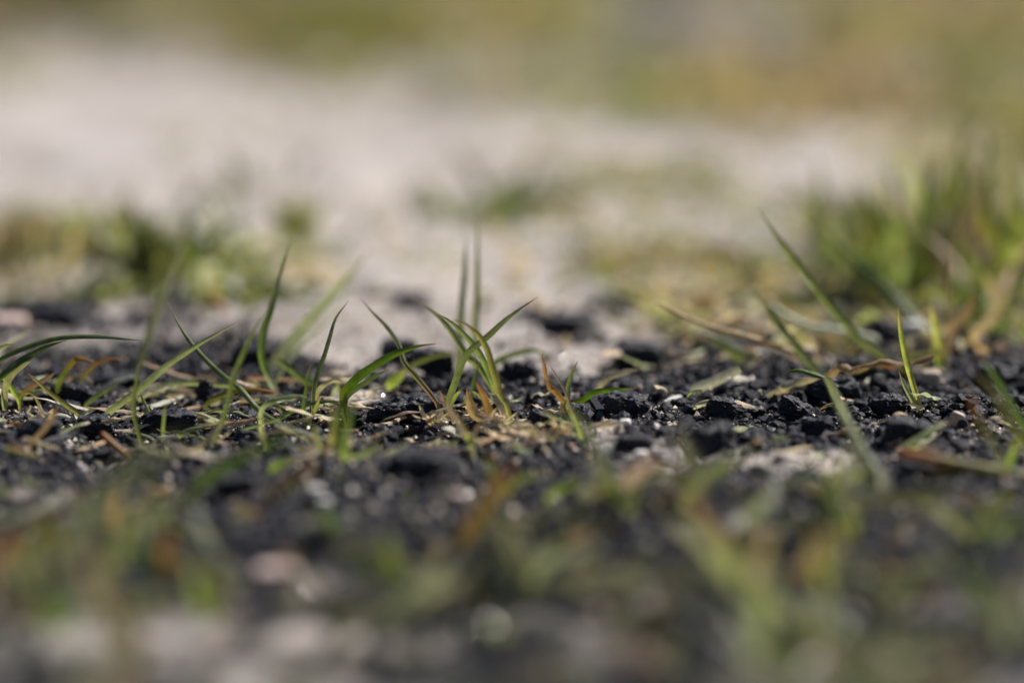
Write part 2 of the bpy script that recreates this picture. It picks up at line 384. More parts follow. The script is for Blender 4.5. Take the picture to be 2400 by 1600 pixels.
def tube(path, rad, kind, seg=7, rough=0., taper=.5):
    path = np.asarray(path, float); n = len(path)
    T = np.gradient(path, axis=0); T /= np.linalg.norm(T, axis=1)[:, None]
    S = np.cross(T, VIEW); S /= np.linalg.norm(S, axis=1)[:, None] + 1e-9; Nn = np.cross(S, T)
    t = np.linspace(0, 1, n); r = rad * (1 - (1 - taper) * t)
    if rough: r = r * (1 + rough * rng.uniform(-1, 1, n))
    V = np.zeros((n, seg, 3)); 
    for k in range(seg):
        a = 2 * math.pi * k / seg
        rr = r * (1 + (rough * rng.uniform(-.6, .6, n) if rough else 0))
        V[:, k] = path + (S * math.cos(a) + Nn * math.sin(a)) * rr[:, None]
    V[0] = path[0] + (V[0] - path[0]) * .3; V[-1] = path[-1] + (V[-1] - path[-1]) * .3
    idx = np.arange(n * seg).reshape(n, seg); nx = np.roll(idx, -1, 1)
    f = np.stack([idx[:-1], nx[:-1], nx[1:], idx[1:]], -1).reshape(-1, 4)
    uv = np.stack([np.tile(np.arange(seg) / seg, n), np.repeat(t, seg)], 1)
    return V.reshape(-1, 3), f, uv, palcol(kind, np.repeat(t, seg), jitter())

def stroke(pts, kind, wpx, dy=0., row=None, lift=0., name=None, parent=None, origin=None, roll=None, twist=None, n=22,
           fold=.35, blunt=False, crumple=0., round_=False, rough=0., air=False, base_w=.55, taper=.5, facing=None):
    """one leaf or stem that stands at the place its foot has in the photograph"""
    b = pts[0]
    if row is None:                          # low pieces rest on the crumbs, not in them; the foot goes on down into the soil
        row = b[1] + 12
        if not air: pts = [(b[0], b[1] + 14)] + list(pts) if b[1] > pts[1][1] + 12 else list(pts)
    Y0 = at(b[0], row)[1]
    L = np.cumsum([0] + [math.dist(pts[i], pts[i + 1]) for i in range(len(pts) - 1)]); L = L / L[-1]
    P = [onY(p[0], p[1], Y0 + dy * L[i] ** 1.3) for i, p in enumerate(pts)]
    path = smooth_path(P, n)
    wm = wpx * mpp(Y0)
    if origin is not None: path = path - origin
    if round_:
        v, f, uv, c = tube(path, wm / 2, kind, rough=rough, taper=taper)
    else:
        ro = rng.uniform(-.35, .35) if roll is None else roll
        v, f, uv, c = ribbon(path, wm * 1.08, kind, roll=ro, twist=rng.uniform(-.4, .4) if twist is None else twist, fold=fold, blunt=blunt, crumple=crumple, base_w=base_w, facing=facing)
    nm = name or ('dry_leaf' if kind in DRYS else 'leaf')
    return mk(nm, v, f, M_dry if kind in DRYS else M_leaf, parent, uv, c)
def lab(o, s):
    o['label'] = s; return o

def plant(name, label, cat, foot, strokes, group=None):
    p = at(*foot) if len(foot) == 2 else np.array(foot)
    root = thing(name, label, cat, p, group)
    for s in strokes:
        pts, kind, wpx = s[0], s[1], s[2]; kw = s[3] if len(s) > 3 else {}
        kw = dict(kw); lb = kw.pop('lab', None)
        o = stroke(pts, kind, wpx, parent=root, origin=p, **kw)
        if lb: o['label'] = lb
    return root
def lone(name, label, cat, pts, kind, wpx, **kw):
    p = at(*pts[0]) if not kw.get('row') else at(pts[0][0], kw['row'])
    if cat == 'grass blade':
        t = thing('grass_shoot', label, cat, p); stroke(pts, kind, wpx, parent=t, origin=p, **kw); return t
    o = stroke(pts, kind, wpx, name=name, origin=p, **kw); o.location = p
    return tag(o, label, cat)

# ------------------------------------------------------------------ ground
def graded(lo, hi, fine_lo, fine_hi, step, g):
    mid = list(np.arange(fine_lo, fine_hi, step)); s = step; a = []; x = fine_lo
    while x > lo: s *= g; x -= s; a.append(x)
    s = step; b = []; x = mid[-1]
    while x < hi: s *= g; x += s; b.append(x)
    return np.array(a[::-1] + mid + b)
gx = graded(-60, 60, -.125, .125, .00045, 1.045)
gy = graded(-40, 120, -.045, .05, .00045, 1.035)
X, Y = np.meshgrid(gx, gy)
Z = Hs(X, Y)
CH = charf(X, Y)
nearw = np.exp(-(np.maximum(np.abs(X) - .2, 0) / .1) ** 2) * np.exp(-(np.maximum(np.abs(Y - .02) - .12, 0) / .1) ** 2)
def relief(x, y, c):
    a = fbm(x, y, 230, 4, 51, .6); b = 1 - np.abs(fbm(x, y, 480, 3, 71)) * 2.2
    return (.0006 + .0008 * c) * a + .0005 * c * b - .0006
Z = Z + nearw * (relief(X, Y, CH) + .00012 * fbm(X, Y, 1900, 2, 91))
ny, nx_ = X.shape
idx = np.arange(nx_ * ny).reshape(ny, nx_)
F = np.stack([idx[:-1, :-1], idx[:-1, 1:], idx[1:, 1:], idx[1:, :-1]], -1).reshape(-1, 4)
g = mk('ground', np.stack([X.ravel(), Y.ravel(), Z.ravel()], 1), F, M_ground)
at_ = g.data.attributes.new('char', 'FLOAT', 'POINT'); at_.data.foreach_set('value', CH.ravel().astype(np.float32))
tag(g, None, None, kind='structure')

# ------------------------------------------------------------------ charcoal
def ico(n):
    import bmesh
    bm = bmesh.new(); bmesh.ops.create_icosphere(bm, subdivisions=n, radius=1)
    v = np.array([q.co[:] for q in bm.verts]); f = np.array([[a.index for a in q.verts] for q in bm.faces]); bm.free()
    return v, f
ICO = {k: ico(k) for k in (1, 2, 3, 4, 5, 6)}
def chunk_geo(size, sub=4, seed=0, planes=15, grain=.5, rnd=.0, kind='block'):
    """angular lump: a random polytope with rough, wood-grained faces"""
    r_ = np.random.default_rng(seed); v, f = ICO[sub]
    nrm = r_.normal(size=(planes, 3)); nrm[:, 2] *= .8
    nrm = np.vstack([nrm, [[0, 0, 1], [0, 0, -1], [1, .1, 0], [-1, .1, .1], [0, 1, .1], [.1, -1, 0]]]); nrm /= np.linalg.norm(nrm, axis=1)[:, None]
    d = np.concatenate([r_.uniform(.72, 1.1, planes), r_.uniform(.6, .9, 6)])
    dots = v @ nrm.T; dots = np.where(dots > 1e-3, d / np.maximum(dots, 1e-3), 9)
    if rnd: rad = (np.sum(dots ** -(1 / rnd), axis=1)) ** -rnd
    else: rad = dots.min(1)
    p = v * rad[:, None] * (np.array(size) / 2)
    s = float(np.mean(size))
    if grain > 0:
        out = np.zeros(len(p)); o2 = np.zeros(len(p))
        for i, q in enumerate(p):
            a = Vector((q[0] / s * 2.2 + seed, q[1] / s * 13, q[2] / s * 13))
            b = Vector((q[0] / s * 4 + seed, q[1] / s * 4, q[2] / s * 4))
            out[i] = mnoise.noise(a); o2[i] = mnoise.fractal(b, .8, 2.1, 6)
        p = p + v * ((out * .03 * grain * 2 + o2 * .085) * s)[:, None]
    return p, f
def rotm(rx, ry, rz):
    cx, sx, cy, sy, cz, sz = math.cos(rx), math.sin(rx), math.cos(ry), math.sin(ry), math.cos(rz), math.sin(rz)
    return np.array([[cz, -sz, 0], [sz, cz, 0], [0, 0, 1]]) @ np.array([[cy, 0, sy], [0, 1, 0], [-sy, 0, cy]]) @ np.array([[1, 0, 0], [0, cx, -sx], [0, sx, cx]])
GR_POS = []                                   # spots on lumps where sand grains lie
def hero_chunk(px, py, wpx, hpx, label, tilt=0, seed=0, depth=None, yaw=0, sub=5, grain=.6, sink=.06, name='charcoal_lump', pitch=0):
    """px, py is the middle of the lump's foot"""
    p = at(px, py); s = mpp(p[1]); W = wpx * s; Hh = hpx * s; D = depth * s if depth else W * .6
    v, f = chunk_geo((W, D, Hh), sub, seed, grain=grain)
    v = v @ rotm(R(pitch), R(tilt), R(yaw)).T
    o = mk(name, v, f, M_char, smooth=True)
    zz = Hh * (.5 - sink)
    o.location = (p[0], p[1] + D * .25, p[2] + zz)
    up = v[v[:, 2] > np.quantile(v[:, 2], .55)]
    for q in up[rng.integers(0, len(up), 26)]:
        GR_POS.append(q + np.array(o.location))
    return tag(o, label, 'charcoal')
H_ = [
 (172, 945, 125, 50, 'flat splinter of charcoal with clear wood grain, tilted beside the leftmost curled grass', dict(tilt=14, seed=3, grain=1.3, depth=45, yaw=-6)),
 (945, 990, 205, 62, 'long layered slab of charcoal with rough grain just left of the pale root', dict(tilt=-4, seed=9, grain=1.4, depth=90, yaw=8)),
 (1690, 985, 100, 66, 'pointed charcoal lump, highest of the sharp ones right of centre', dict(tilt=8, seed=11, grain=.5)),
 (1672, 1058, 105, 78, 'dark pitted charcoal lump leaning left in front of the pointed one', dict(tilt=-24, seed=14, grain=.5, yaw=20)),
 (1905, 1022, 115, 48, 'flat oval flake of charcoal left of the slanting blurred stem', dict(tilt=-3, seed=17, grain=1.3, depth=70)),
 (1860, 985, 95, 62, 'charcoal lump with a lit sandy face behind the flat oval flake', dict(tilt=25, seed=19, grain=.6)),
 (2085, 975, 115, 52, 'undercut charcoal slab at the foot of the upright yellow green blade', dict(tilt=2, seed=23, grain=1.1, depth=70)),
 (2130, 1035, 125, 60, 'broad charcoal lump right of the undercut slab, above the cut pale leaves', dict(tilt=6, seed=28, grain=.5)),
 (1485, 1056, 100, 40, 'low rounded charcoal lump on the pale sand right of the small three bladed tuft', dict(tilt=0, seed=31, grain=.7)),
 (1475, 975, 115, 56, 'blurred charcoal lump behind the pale sand patch right of the three bladed tuft', dict(tilt=6, seed=33, grain=.5)),
 (480, 950, 36, 78, 'thin upright shard of charcoal standing between the left grass blades', dict(tilt=10, seed=36, grain=.6, depth=22)),
 (1262, 1005, 80, 46, 'small charcoal lump with glittering face beside the central tuft', dict(tilt=20, seed=38, grain=.4)),
 (1350, 985, 60, 44, 'small charcoal lump tucked under the three bladed tuft', dict(tilt=14, seed=41, grain=.5)),
 (590, 860, 130, 66, 'dark blurred charcoal lump behind the tall curved blades on the left', dict(seed=43, sub=5)),
 (930, 845, 110, 60, 'dark blurred charcoal lump left of the bright arching leaf tip', dict(seed=45, sub=5)),
 (1010, 880, 140, 70, 'dark blurred charcoal lump directly behind the central tuft', dict(seed=47, sub=5)),
 (1215, 895, 110, 52, 'dark blurred charcoal lump behind the orange withered leaf', dict(seed=48, sub=5)),
 (1320, 775, 130, 34, 'flat black charcoal flake lying on the pale sand behind the three bladed tuft', dict(seed=51, sub=5, grain=.4)),
 (1500, 862, 130, 62, 'bluish charcoal lump on the edge of the pale sand right of centre', dict(seed=53, sub=5)),
 (135, 760, 130, 44, 'far blurred charcoal lump above the left arching leaf', dict(seed=55, sub=5)),
 (40, 745, 90, 40, 'far blurred charcoal lump at the left edge above the arching leaf', dict(seed=56, sub=5)),
 (404, 705, 44, 60, 'small dark charcoal lump at the foot of the far left green clump', dict(seed=58, sub=4)),
 (2075, 815, 85, 78, 'dark charcoal lump behind the upright yellow green blade', dict(seed=60, sub=5)),
 (2010, 890, 120, 56, 'blurred charcoal lump between the slanting stem and the upright blade', dict(seed=62, sub=5)),
 (1950, 940, 150, 60, 'wide charcoal lump under the bent leaf on the right', dict(seed=64, sub=5)),
 (2330, 910, 120, 60, 'blurred charcoal lump near the right edge above the tan pebble', dict(seed=66, sub=5)),
 (400, 1010, 150, 55, 'charcoal lump in front of the left crossing blades', dict(seed=68, sub=5)),
 (100, 1035, 120, 60, 'charcoal lump at the lower left under the forked straw', dict(seed=70, sub=5)),
 (215, 1020, 110, 50, 'dark charcoal lump right of the forked straw', dict(seed=71, sub=5)),
 (990, 1110, 190, 60, 'broad blurred charcoal lump below the pale root', dict(seed=73, sub=4)),
 (550, 1160, 110, 54, 'grey sheened charcoal lump left of the slanted tan stick', dict(seed=75, sub=4)),
 (610, 860, 60, 46, 'small charcoal lump beside the white sheathed blade', dict(seed=77, sub=4)),
 (285, 905, 150, 30, 'low charcoal flake behind the long pale diagonal leaf', dict(seed=79, sub=4, grain=1)),
 (2180, 1110, 190, 30, 'black flake put in as the shadow under the blurred rust tipped stem', dict(seed=81, sub=4)),  # black flake added in place of the stem's cast shadow
]
for px, py, wp, hp, lb, kw in H_: hero_chunk(px, py, wp, hp, lb, **kw)

# shared lump shapes for the rest
LM = []
for k in range(14):
    sz = [(1, .7, .55), (1, .8, .7), (1.2, .6, .35), (1, .9, .8)][k % 4]
    v, f = chunk_geo(sz, 4 if k < 8 else 3, 100 + k, grain=[.5, .8, 1.2][k % 3])
    o = mk('charcoal_lump', v, f, M_char); LM.append(o.data); bpy.data.objects.remove(o)
ZN = [(-.2, 'among the grass at the left', 0), (640, 'between the left grass and the central tuft', 1), (1180, 'near the central tuft', 2), (1420, 'on the open ground right of centre', 3), (1980, 'on the ground at the right', 4)]
placed = [(at(h[0], h[1])[0], at(h[0], h[1])[1]) for h in H_]
cnt = 0; tries = 0
while cnt < 262 and tries < 40000:
    tries += 1
    px = random.uniform(-60, 2460); py = random.choice([random.uniform(840, 1130), random.uniform(900, 1070), random.uniform(900, 1060), random.uniform(700, 1400)])
    p = at(px, py); c = float(charf(p[0], p[1])) * (.6 if py > 1180 else 1)
    if random.random() > c ** 2: continue
    s = .0018 + .0042 * random.random() ** 2.2
    if any((p[0] - a) ** 2 + ((p[1] - b)) ** 2 < (s * .6) ** 2 for a, b in placed): continue
    placed.append((p[0], p[1]))
    me = random.choice(LM)
    o = bpy.data.objects.new('charcoal_lump', me); COL.objects.link(o)
    o.scale = (s * random.uniform(.8, 1.5), s * random.uniform(.7, 1.2), s * random.uniform(.6, 1.1))
    o.rotation_euler = (random.uniform(-.35, .35), random.uniform(-.5, .5), random.uniform(0, 6.28))
    o.location = (p[0], p[1], p[2] + s * .16)
    zz = o.scale[2] / max(o.scale[0], o.scale[1])
    sh = 'flat' if zz < .62 else ('blocky' if zz < .95 else 'upright')
    sz = 'tiny' if s < .0024 else ('small' if s < .0036 else 'larger')
    lb = f'{sz} {sh} charcoal lump {where(px, py)}'
    tag(o, lb, 'charcoal', 'loose charcoal lumps ' + where(px, py))
    cnt += 1
    if random.random() < .7:
        for _ in range(3): GR_POS.append(np.array(o.location) + np.array([random.uniform(-.3, .3) * s, random.uniform(-.3, .3) * s, s * .30]))

# crumbs and grains
def scatter_mesh(name, pos, size, base, m, col=None, flat=.7):
    bv, bf = base; n = len(pos); nv = len(bv)
    ang = rng.uniform(0, 2 * math.pi, (n, 3))
    ca, sa = np.cos(ang), np.sin(ang)
    jit = rng.uniform(.6, 1.25, (n, nv, 1))
    V = bv[None] * jit * rng.uniform(.65, 1.2, (n, 1, 3))
    x, y, z = V[..., 0], V[..., 1], V[..., 2]
    x, y = x * ca[:, :1] - y * sa[:, :1], x * sa[:, :1] + y * ca[:, :1]
    y, z = y * ca[:, 1:2] - z * sa[:, 1:2], y * sa[:, 1:2] + z * ca[:, 1:2]
    V = np.stack([x, y, z * flat], -1) * size[:, None, None] + pos[:, None]
    Fc = (bf[None] + (np.arange(n) * nv)[:, None, None]).reshape(-1, 3)
    cc = np.repeat(col, nv, 0) if col is not None else None
    return mk(name, V.reshape(-1, 3), Fc, m, col=cc, smooth=False)
from math import pi
def surfz(x, y):
    x = np.asarray(x); y = np.asarray(y); c = charf(x, y)
    return Hs(x, y) + relief(x, y, c)
def sample(n, ylo, yhi, xh, weight):
    x = rng.uniform(-xh, xh, n * 3); y = rng.uniform(ylo, yhi, n * 3)
    wgt = weight(x, y); k = rng.uniform(0, 1, n * 3) < wgt; x, y = x[k][:n], y[k][:n]
    return x, y
x, y = sample(17000, -.10, .10, .15, lambda a, b: np.clip(charf(a, b) * 1.1, 0, 1))
sz = .00020 + .0017 * rng.uniform(0, 1, len(x)) ** 3.2
oc = scatter_mesh('charcoal_crumbs', np.stack([x, y, surfz(x, y) + sz * .4], 1), sz, ICO[2] if False else ICO[1], M_crumb)
tag(oc, 'fine black charcoal crumbs strewn over the ground', 'charcoal crumbs', kind='stuff')
x, y = sample(9000, -.05, .06, .13, lambda a, b: np.clip(charf(a, b) * 1.1, 0, 1))
OCT = (np.array([[1, 0, 0], [-1, 0, 0], [0, 1, 0], [0, -1, 0], [0, 0, 1], [0, 0, -1.]]), np.array([[0, 2, 4], [2, 1, 4], [1, 3, 4], [3, 0, 4], [2, 0, 5], [1, 2, 5], [3, 1, 5], [0, 3, 5]]))
# sand grains
def graincol(n):
    base = np.array([[.62, .56, .50], [.50, .40, .31], [.72, .70, .68], [.36, .25, .18], [.55, .47, .42], [.66, .62, .55]])
    c = base[rng.integers(0, len(base), n)] * rng.uniform(.8, 1.12, (n, 1))
    a = rng.uniform(.12, .6, (n, 1)); return np.hstack([c, a])
x, y = sample(52000, -.09, .10, .145, lambda a, b: np.clip(.95 - charf(a, b) * .72, .16, 1))
sz = .00010 + .00016 * rng.uniform(0, 1, len(x)) ** 2
k = rng.uniform(0, 1, len(x)) < .03; sz[k] *= 2.1
pos = np.stack([x, y, surfz(x, y) + sz * .5], 1)
xb, yb = sample(6500, -.08, .09, .145, lambda a, b: np.full(a.shape, .9)); sb = .00025 + .0008 * rng.uniform(0, 1, len(xb)) ** 2.6
NB = len(xb); pos = np.vstack([pos, np.stack([xb, yb, surfz(xb, yb) + sb * .4], 1)]); sz = np.concatenate([sz, sb])
gp = np.array(GR_POS); gs = rng.uniform(.0001, .00022, len(gp))
pos = np.vstack([pos, gp]); sz = np.concatenate([sz, gs])
gc = graincol(len(pos)); n0 = len(pos) - len(gp) - NB
gc[n0:n0 + NB, :3] *= np.array([.82, .76, .72]); gc[n0:n0 + NB, 3] = .6
og = scatter_mesh('sand_grains', pos, sz, OCT, M_grain, gc, flat=.9)
tag(og, 'pale and tan sand grains sprinkled between the charcoal', 'sand grains', kind='stuff')

# ------------------------------------------------------------------ pebbles
def pebble(px, py, wpx, hpx, label, m=M_peb, seed=0, tilt=0, group=None, depth=.8):
    p = at(px, py); s = mpp(p[1])
    v, f = chunk_geo((wpx * s, wpx * s * depth, hpx * s), 4, seed, planes=6, grain=0, rnd=.16)
    v = v @ rotm(0, R(tilt), 0).T
    o = mk('pebble', v, f, m); o.location = (p[0], p[1] + wpx * s * .2, p[2] + hpx * s * .38)
    return tag(o, label, 'pebble', group)
pebble(2242, 1000, 44, 48, 'smooth tan pebble lying on the charcoal at the right', seed=2, tilt=25)
pebble(1466, 998, 34, 20, 'small cream pebble on the sand right of the three bladed tuft', M_white, 4)
pebble(1076, 1190, 62, 44, 'blurred pinkish pebble in the foreground below the central tuft', M_pink, 5)
pebble(650, 1375, 150, 66, 'large blurred pink stone in the lower left foreground', M_pink, 6)
pebble(740, 1165, 46, 34, 'blurred white pebble right of the slanted tan stick', M_white, 7)
pebble(760, 1190, 42, 30, 'blurred grey white pebble, lower of the pair by the tan stick', M_white, 8)
pebble(2180, 905, 60, 44, 'blurred tan pebble behind the upright yellow green blade', M_peb, 9)
pebble(1890, 850, 60, 50, 'blurred tan pebble beside the crossing of the right stems', M_peb, 10)
pebble(290, 955, 46, 24, 'speckled beige pebble beneath the left crossing blades', M_peb, 12)
pebble(1500, 1075, 40, 26, 'white pebble in front of the low rounded charcoal lump', M_white, 13)
pebble(1535, 1068, 30, 24, 'small white pebble right of its neighbour on the pale sand', M_white, 14)
pebble(20, 770, 120, 34, 'broad blurred beige stone at the left edge behind the charcoal', M_pink, 15)
pebble(2140, 790, 56, 46, 'pale blurred pebble beside the dark lump on the right', M_white, 16)
pebble(1130, 890, 50, 40, 'pale blurred pebble behind the central tuft', M_pink, 17)

# ------------------------------------------------------------------ grass plants in and near the sharp strip
G = 'grass plant'
plant('grass_tuft', 'arching dark green grass tuft entering at the left edge with long brown tipped leaf', G, (-12, 950), [
  ([(-20, 945), (-30, 880), (0, 841), (51, 816), (115, 795), (166, 788), (230, 788), (293, 793), (334, 797)], 'dark', 15, dict(fold=.5, roll=.5)),
  ([(-14, 948), (-10, 895), (38, 851), (77, 828), (115, 809), (156, 797)], 'dark', 17, dict(roll=.4)),
  ([(-10, 948), (-30, 910), (10, 872), (44, 850), (77, 834), (98, 822)], 'green', 12, dict(roll=.6)),
  ([(10, 948), (12, 905), (31, 872), (64, 846), (94, 823)], 'grey', 18, dict(roll=.2)),
  ([(46, 945), (38, 928), (20, 900), (0, 875), (-15, 850)], 'lime', 12),
  ([(-30, 940), (-20, 840), (5, 812), (36, 805)], 'olive', 8),
  ([(-25, 938), (-10, 835), (30, 800), (82, 770)], 'grey', 14, dict(dy=.03)),
  ([(115, 800), (150, 793), (166, 808), (174, 828)], 'grey', 8),
  ([(100, 805), (118, 790), (133, 778)], 'purple', 5)])
plant('grass_tuft', 'low tuft with an orange bent leaf tip left of the wood grained charcoal splinter', G, (150, 930), [
  ([(132, 925), (138, 895), (153, 870), (170, 848), (180, 838), (203, 842), (228, 851)], 'orange', 15, dict(roll=.3, crumple=.0002)),
  ([(186, 915), (190, 898), (201, 875), (230, 848), (268, 840), (298, 844)], 'orange', 10, dict(roll=.2)),
  ([(48, 950), (50, 932), (61, 920), (79, 926), (92, 956), (92, 994)], 'olive', 9),
  ([(214, 992), (179, 966), (143, 941), (102, 908), (64, 872)], 'olive', 13, dict(roll=.1)),
  ([(46, 935), (71, 908), (110, 887), (130, 872)], 'brown', 14),
  ([(150, 905), (158, 892), (173, 880), (204, 887), (222, 915)], 'tan', 10),
  ([(204, 946), (242, 918), (283, 894)], 'green', 11, dict(roll=.0)),
  ([(198, 966), (225, 961), (252, 960)], 'lime', 12)])
plant('grass_tuft', 'pale tuft of crossing blades at the left with one long diagonal leaf', G, (300, 985), [
  ([(228, 992), (255, 966), (293, 936), (319, 918), (357, 885), (395, 852), (446, 818), (497, 788), (561, 752)], 'pale', 18, dict(roll=.1, fold=.45)),
  ([(300, 945), (330, 905), (362, 878), (396, 848)], 'purple', 11),
  ([(332, 1040), (322, 1005), (314, 965), (314, 925), (321, 895), (324, 862), (337, 836)], 'green', 11, dict(roll=.0)),
  ([(355, 990), (347, 961), (334, 933), (324, 898)], 'pale', 8),
  ([(318, 935), (275, 941), (230, 947), (179, 946), (125, 941)], 'purple', 11),
  ([(330, 932), (357, 915), (395, 903), (459, 897), (536, 905), (592, 912)], 'pale', 15, dict(roll=.1)),
  ([(335, 928), (365, 923), (408, 925), (446, 923), (474, 934)], 'purple', 9),
  ([(345, 925), (370, 920), (408, 936), (452, 957)], 'lime', 10),  # sunlit brightness of this leaf is put into its lime colour
  ([(380, 1025), (383, 985), (388, 943)], 'green', 9, dict(dy=-.01)),
  ([(255, 905), (240, 925), (300, 980), (306, 1000)], 'brown', 6)])
plant('grass_tuft', 'tuft with one tall curved blade and a dark blade leaning left behind it', G, (520, 1010), [
  ([(500, 1035), (523, 982), (538, 931), (543, 897), (556, 862), (577, 813), (602, 762), (627, 728)], 'green', 13, dict(roll=.0, fold=.4)),
  ([(668, 1000), (610, 964), (561, 908), (523, 880), (485, 844), (451, 806), (418, 757), (388, 695)], 'green', 15, dict(dy=.022, fold=.45)),
  ([(478, 955), (497, 936), (543, 917), (590, 912), (628, 916), (662, 923)], 'orange', 12, dict(roll=.1)),
  ([(470, 1000), (530, 985), (590, 1010), (620, 1000)], 'purple', 10),
  ([(420, 1020), (450, 1005), (500, 997)], 'pale', 14),
  ([(560, 1010), (640, 985), (700, 962)], 'pale', 8)])
lone('grass_blade', 'single blurred pale green blade rising steeply behind the left arching leaf', 'grass blade',
  [(322, 866), (342, 803), (365, 734), (383, 688), (398, 650), (435, 565)], 'grey', 21, dy=.02, roll=0)
plant('grass_tuft', 'blurred tuft with a white sheathed tall blade and broad pale leaf leaning right', G, (640, 912), [
  ([(645, 915), (628, 880), (615, 844), (613, 808), (620, 765), (635, 721), (645, 680), (660, 630), (682, 560)], 'sheath', 19, dict(dy=.01, roll=0)),
  ([(632, 868), (670, 820), (704, 778), (755, 719), (806, 663), (875, 580)], 'pale', 31, dict(dy=.03, roll=0)),
  ([(740, 908), (700, 880), (660, 850), (640, 840)], 'green', 18),
  ([(640, 905), (690, 830), (760, 760), (850, 650)], 'grey', 10, dict(dy=.03))])
plant('grass_tuft', 'thin upright tuft left of the bright arching leaf with slender curved blades', G, (735, 1000), [
  ([(733, 960), (735, 918), (745, 874), (760, 834), (773, 790), (788, 744), (818, 704)], 'green', 11, dict(dy=.012, roll=0)),
  ([(717, 992), (711, 951), (717, 918), (719, 885), (729, 853)], 'dark', 9, dict(roll=0)),
  ([(610, 1000), (612, 961), (633, 941), (666, 931), (704, 928), (725, 933)], 'pale', 13),
  ([(660, 978), (704, 954), (755, 941), (808, 941)], 'dark', 11),
  ([(725, 985), (740, 955), (750, 930)], 'yellow', 11),
  ([(755, 1060), (742, 1020), (735, 995)], 'pale', 14),
  ([(600, 975), (640, 990), (700, 1000), (740, 995)], 'pale', 9),
  ([(780, 930), (790, 905), (808, 880)], 'pale', 11, dict(dy=.02)),
  ([(625, 1050), (612, 1010), (615, 975)], 'grey', 11, dict(dy=-.004))])
plant('grass_tuft', 'tuft carrying the brightest green arching leaf left of the centre', G, (810, 1055), [
  ([(812, 990), (804, 930), (816, 908), (842, 882), (878, 857), (921, 831), (972, 813), (1024, 805)], 'vivid', 22, dict(roll=-.15, fold=.5, base_w=.4)),
  ([(812, 985), (811, 935), (844, 905), (883, 880), (910, 866)], 'dark', 13),
  ([(800, 1060), (795, 1000), (802, 950), (800, 915)], 'dark', 15, dict(dy=-.006)),
  ([(780, 1050), (785, 990), (775, 925)], 'olive', 17, dict(dy=-.012)),
  ([(806, 1070), (815, 1010), (825, 960), (836, 915)], 'sheath', 15, dict(lab='whitish stem sheath')),
  ([(815, 1065), (812, 1030), (818, 1000)], 'lime', 13),
  ([(800, 1075), (850, 1065), (893, 1040)], 'pale', 14),
  ([(803, 930), (795, 910), (788, 895)], 'lime', 8)])
plant('withered_stalk', 'brown withered stalk leaning left from the pale root with a greenish bent tip', 'withered stalk', (1034, 985), [
  ([(1036, 990), (1025, 948), (997, 910), (972, 880), (946, 849), (934, 808), (906, 767), (870, 729), (847, 701)], 'stalk', 15, dict(dy=.022, fold=.5))])
plant('grass_tuft', 'central sharp tuft with crossing blades above the pale root', G, (1045, 990), [
  ([(1037, 985), (1045, 951), (1058, 918), (1071, 880), (1081, 849), (1104, 818), (1142, 788), (1181, 752), (1219, 724), (1262, 695)], 'green', 18, dict(fold=.4, roll=.1, twist=.3)),
  ([(1046, 975), (1053, 956), (1066, 931), (1087, 907)], 'lime', 13),
  ([(1060, 985), (1052, 960), (1040, 935), (1030, 915)], 'brown', 12),
  ([(1010, 985), (1015, 965), (1060, 990), (1075, 970)], 'root', 10)])
plant('grass_tuft', 'central tuft right of the pale root with three long blades arching to the left', G, (1180, 985), [
  ([(1196, 990), (1186, 951), (1170, 925), (1160, 887), (1150, 854), (1142, 823), (1124, 790), (1094, 762), (1060, 748)], 'olive', 19, dict(fold=.5, roll=.2)),
  ([(1190, 960), (1175, 931), (1158, 905), (1142, 867), (1122, 826), (1091, 788), (1053, 752), (1013, 731)], 'green', 16, dict(fold=.4)),
  ([(1180, 950), (1158, 913), (1145, 892), (1122, 856), (1094, 834), (1073, 798), (1043, 757), (1010, 727), (972, 700)], 'green', 17, dict(dy=.012)),
  ([(1098, 960), (1104, 926), (1112, 887), (1123, 848)], 'dark', 11),
  ([(1160, 1000), (1142, 956), (1128, 920), (1115, 895)], 'burnt', 22),
  ([(1160, 990), (1120, 975), (1100, 940), (1095, 910)], 'tan', 26, dict(crumple=.0004)),
  ([(1091, 945), (1100, 928), (1117, 923), (1145, 928)], 'olive', 10),
  ([(1170, 930), (1190, 948), (1206, 959), (1242, 974), (1283, 982), (1321, 992), (1352, 1008)], 'green', 13, dict(lab='creeping green runner')),
  ([(1190, 990), (1180, 960), (1160, 930), (1145, 920)], 'white', 18, dict(crumple=.0004))])
plant('grass_tuft', 'pair of tall faint blades standing behind the central tuft', G, (1095, 860), [
  ([(1078, 850), (1079, 752), (1088, 650), (1093, 555)], 'pale', 17, dict(dy=.01, roll=0)),
  ([(1112, 850), (1114, 752), (1118, 650), (1119, 488)], 'grey', 17, dict(dy=.012, roll=0)),
  ([(925, 890), (964, 857), (1010, 836), (1048, 829), (1075, 843)], 'olive', 14),
  ([(915, 900), (935, 880), (950, 865)], 'lime', 26),
  ([(1130, 870), (1155, 854), (1206, 831), (1257, 823), (1292, 848)], 'dark', 16)])
plant('withered_stalk', 'blurred brown stem with yellow green foot in front of the central tuft', 'withered stalk', (1104, 1048), [
  ([(1106, 1050), (1084, 1002), (1058, 964), (1030, 920)], 'purple', 15, dict(dy=-.006)),
  ([(1108, 1055), (1100, 1030), (1092, 1010)], 'lime', 15),
  ([(1106, 1050), (1112, 1015), (1137, 984), (1181, 977)], 'root', 14, dict(round_=True, rough=.25)),
  ([(1110, 1075), (1108, 1055), (1104, 1045)], 'white', 12, dict(round_=True, rough=.2))])
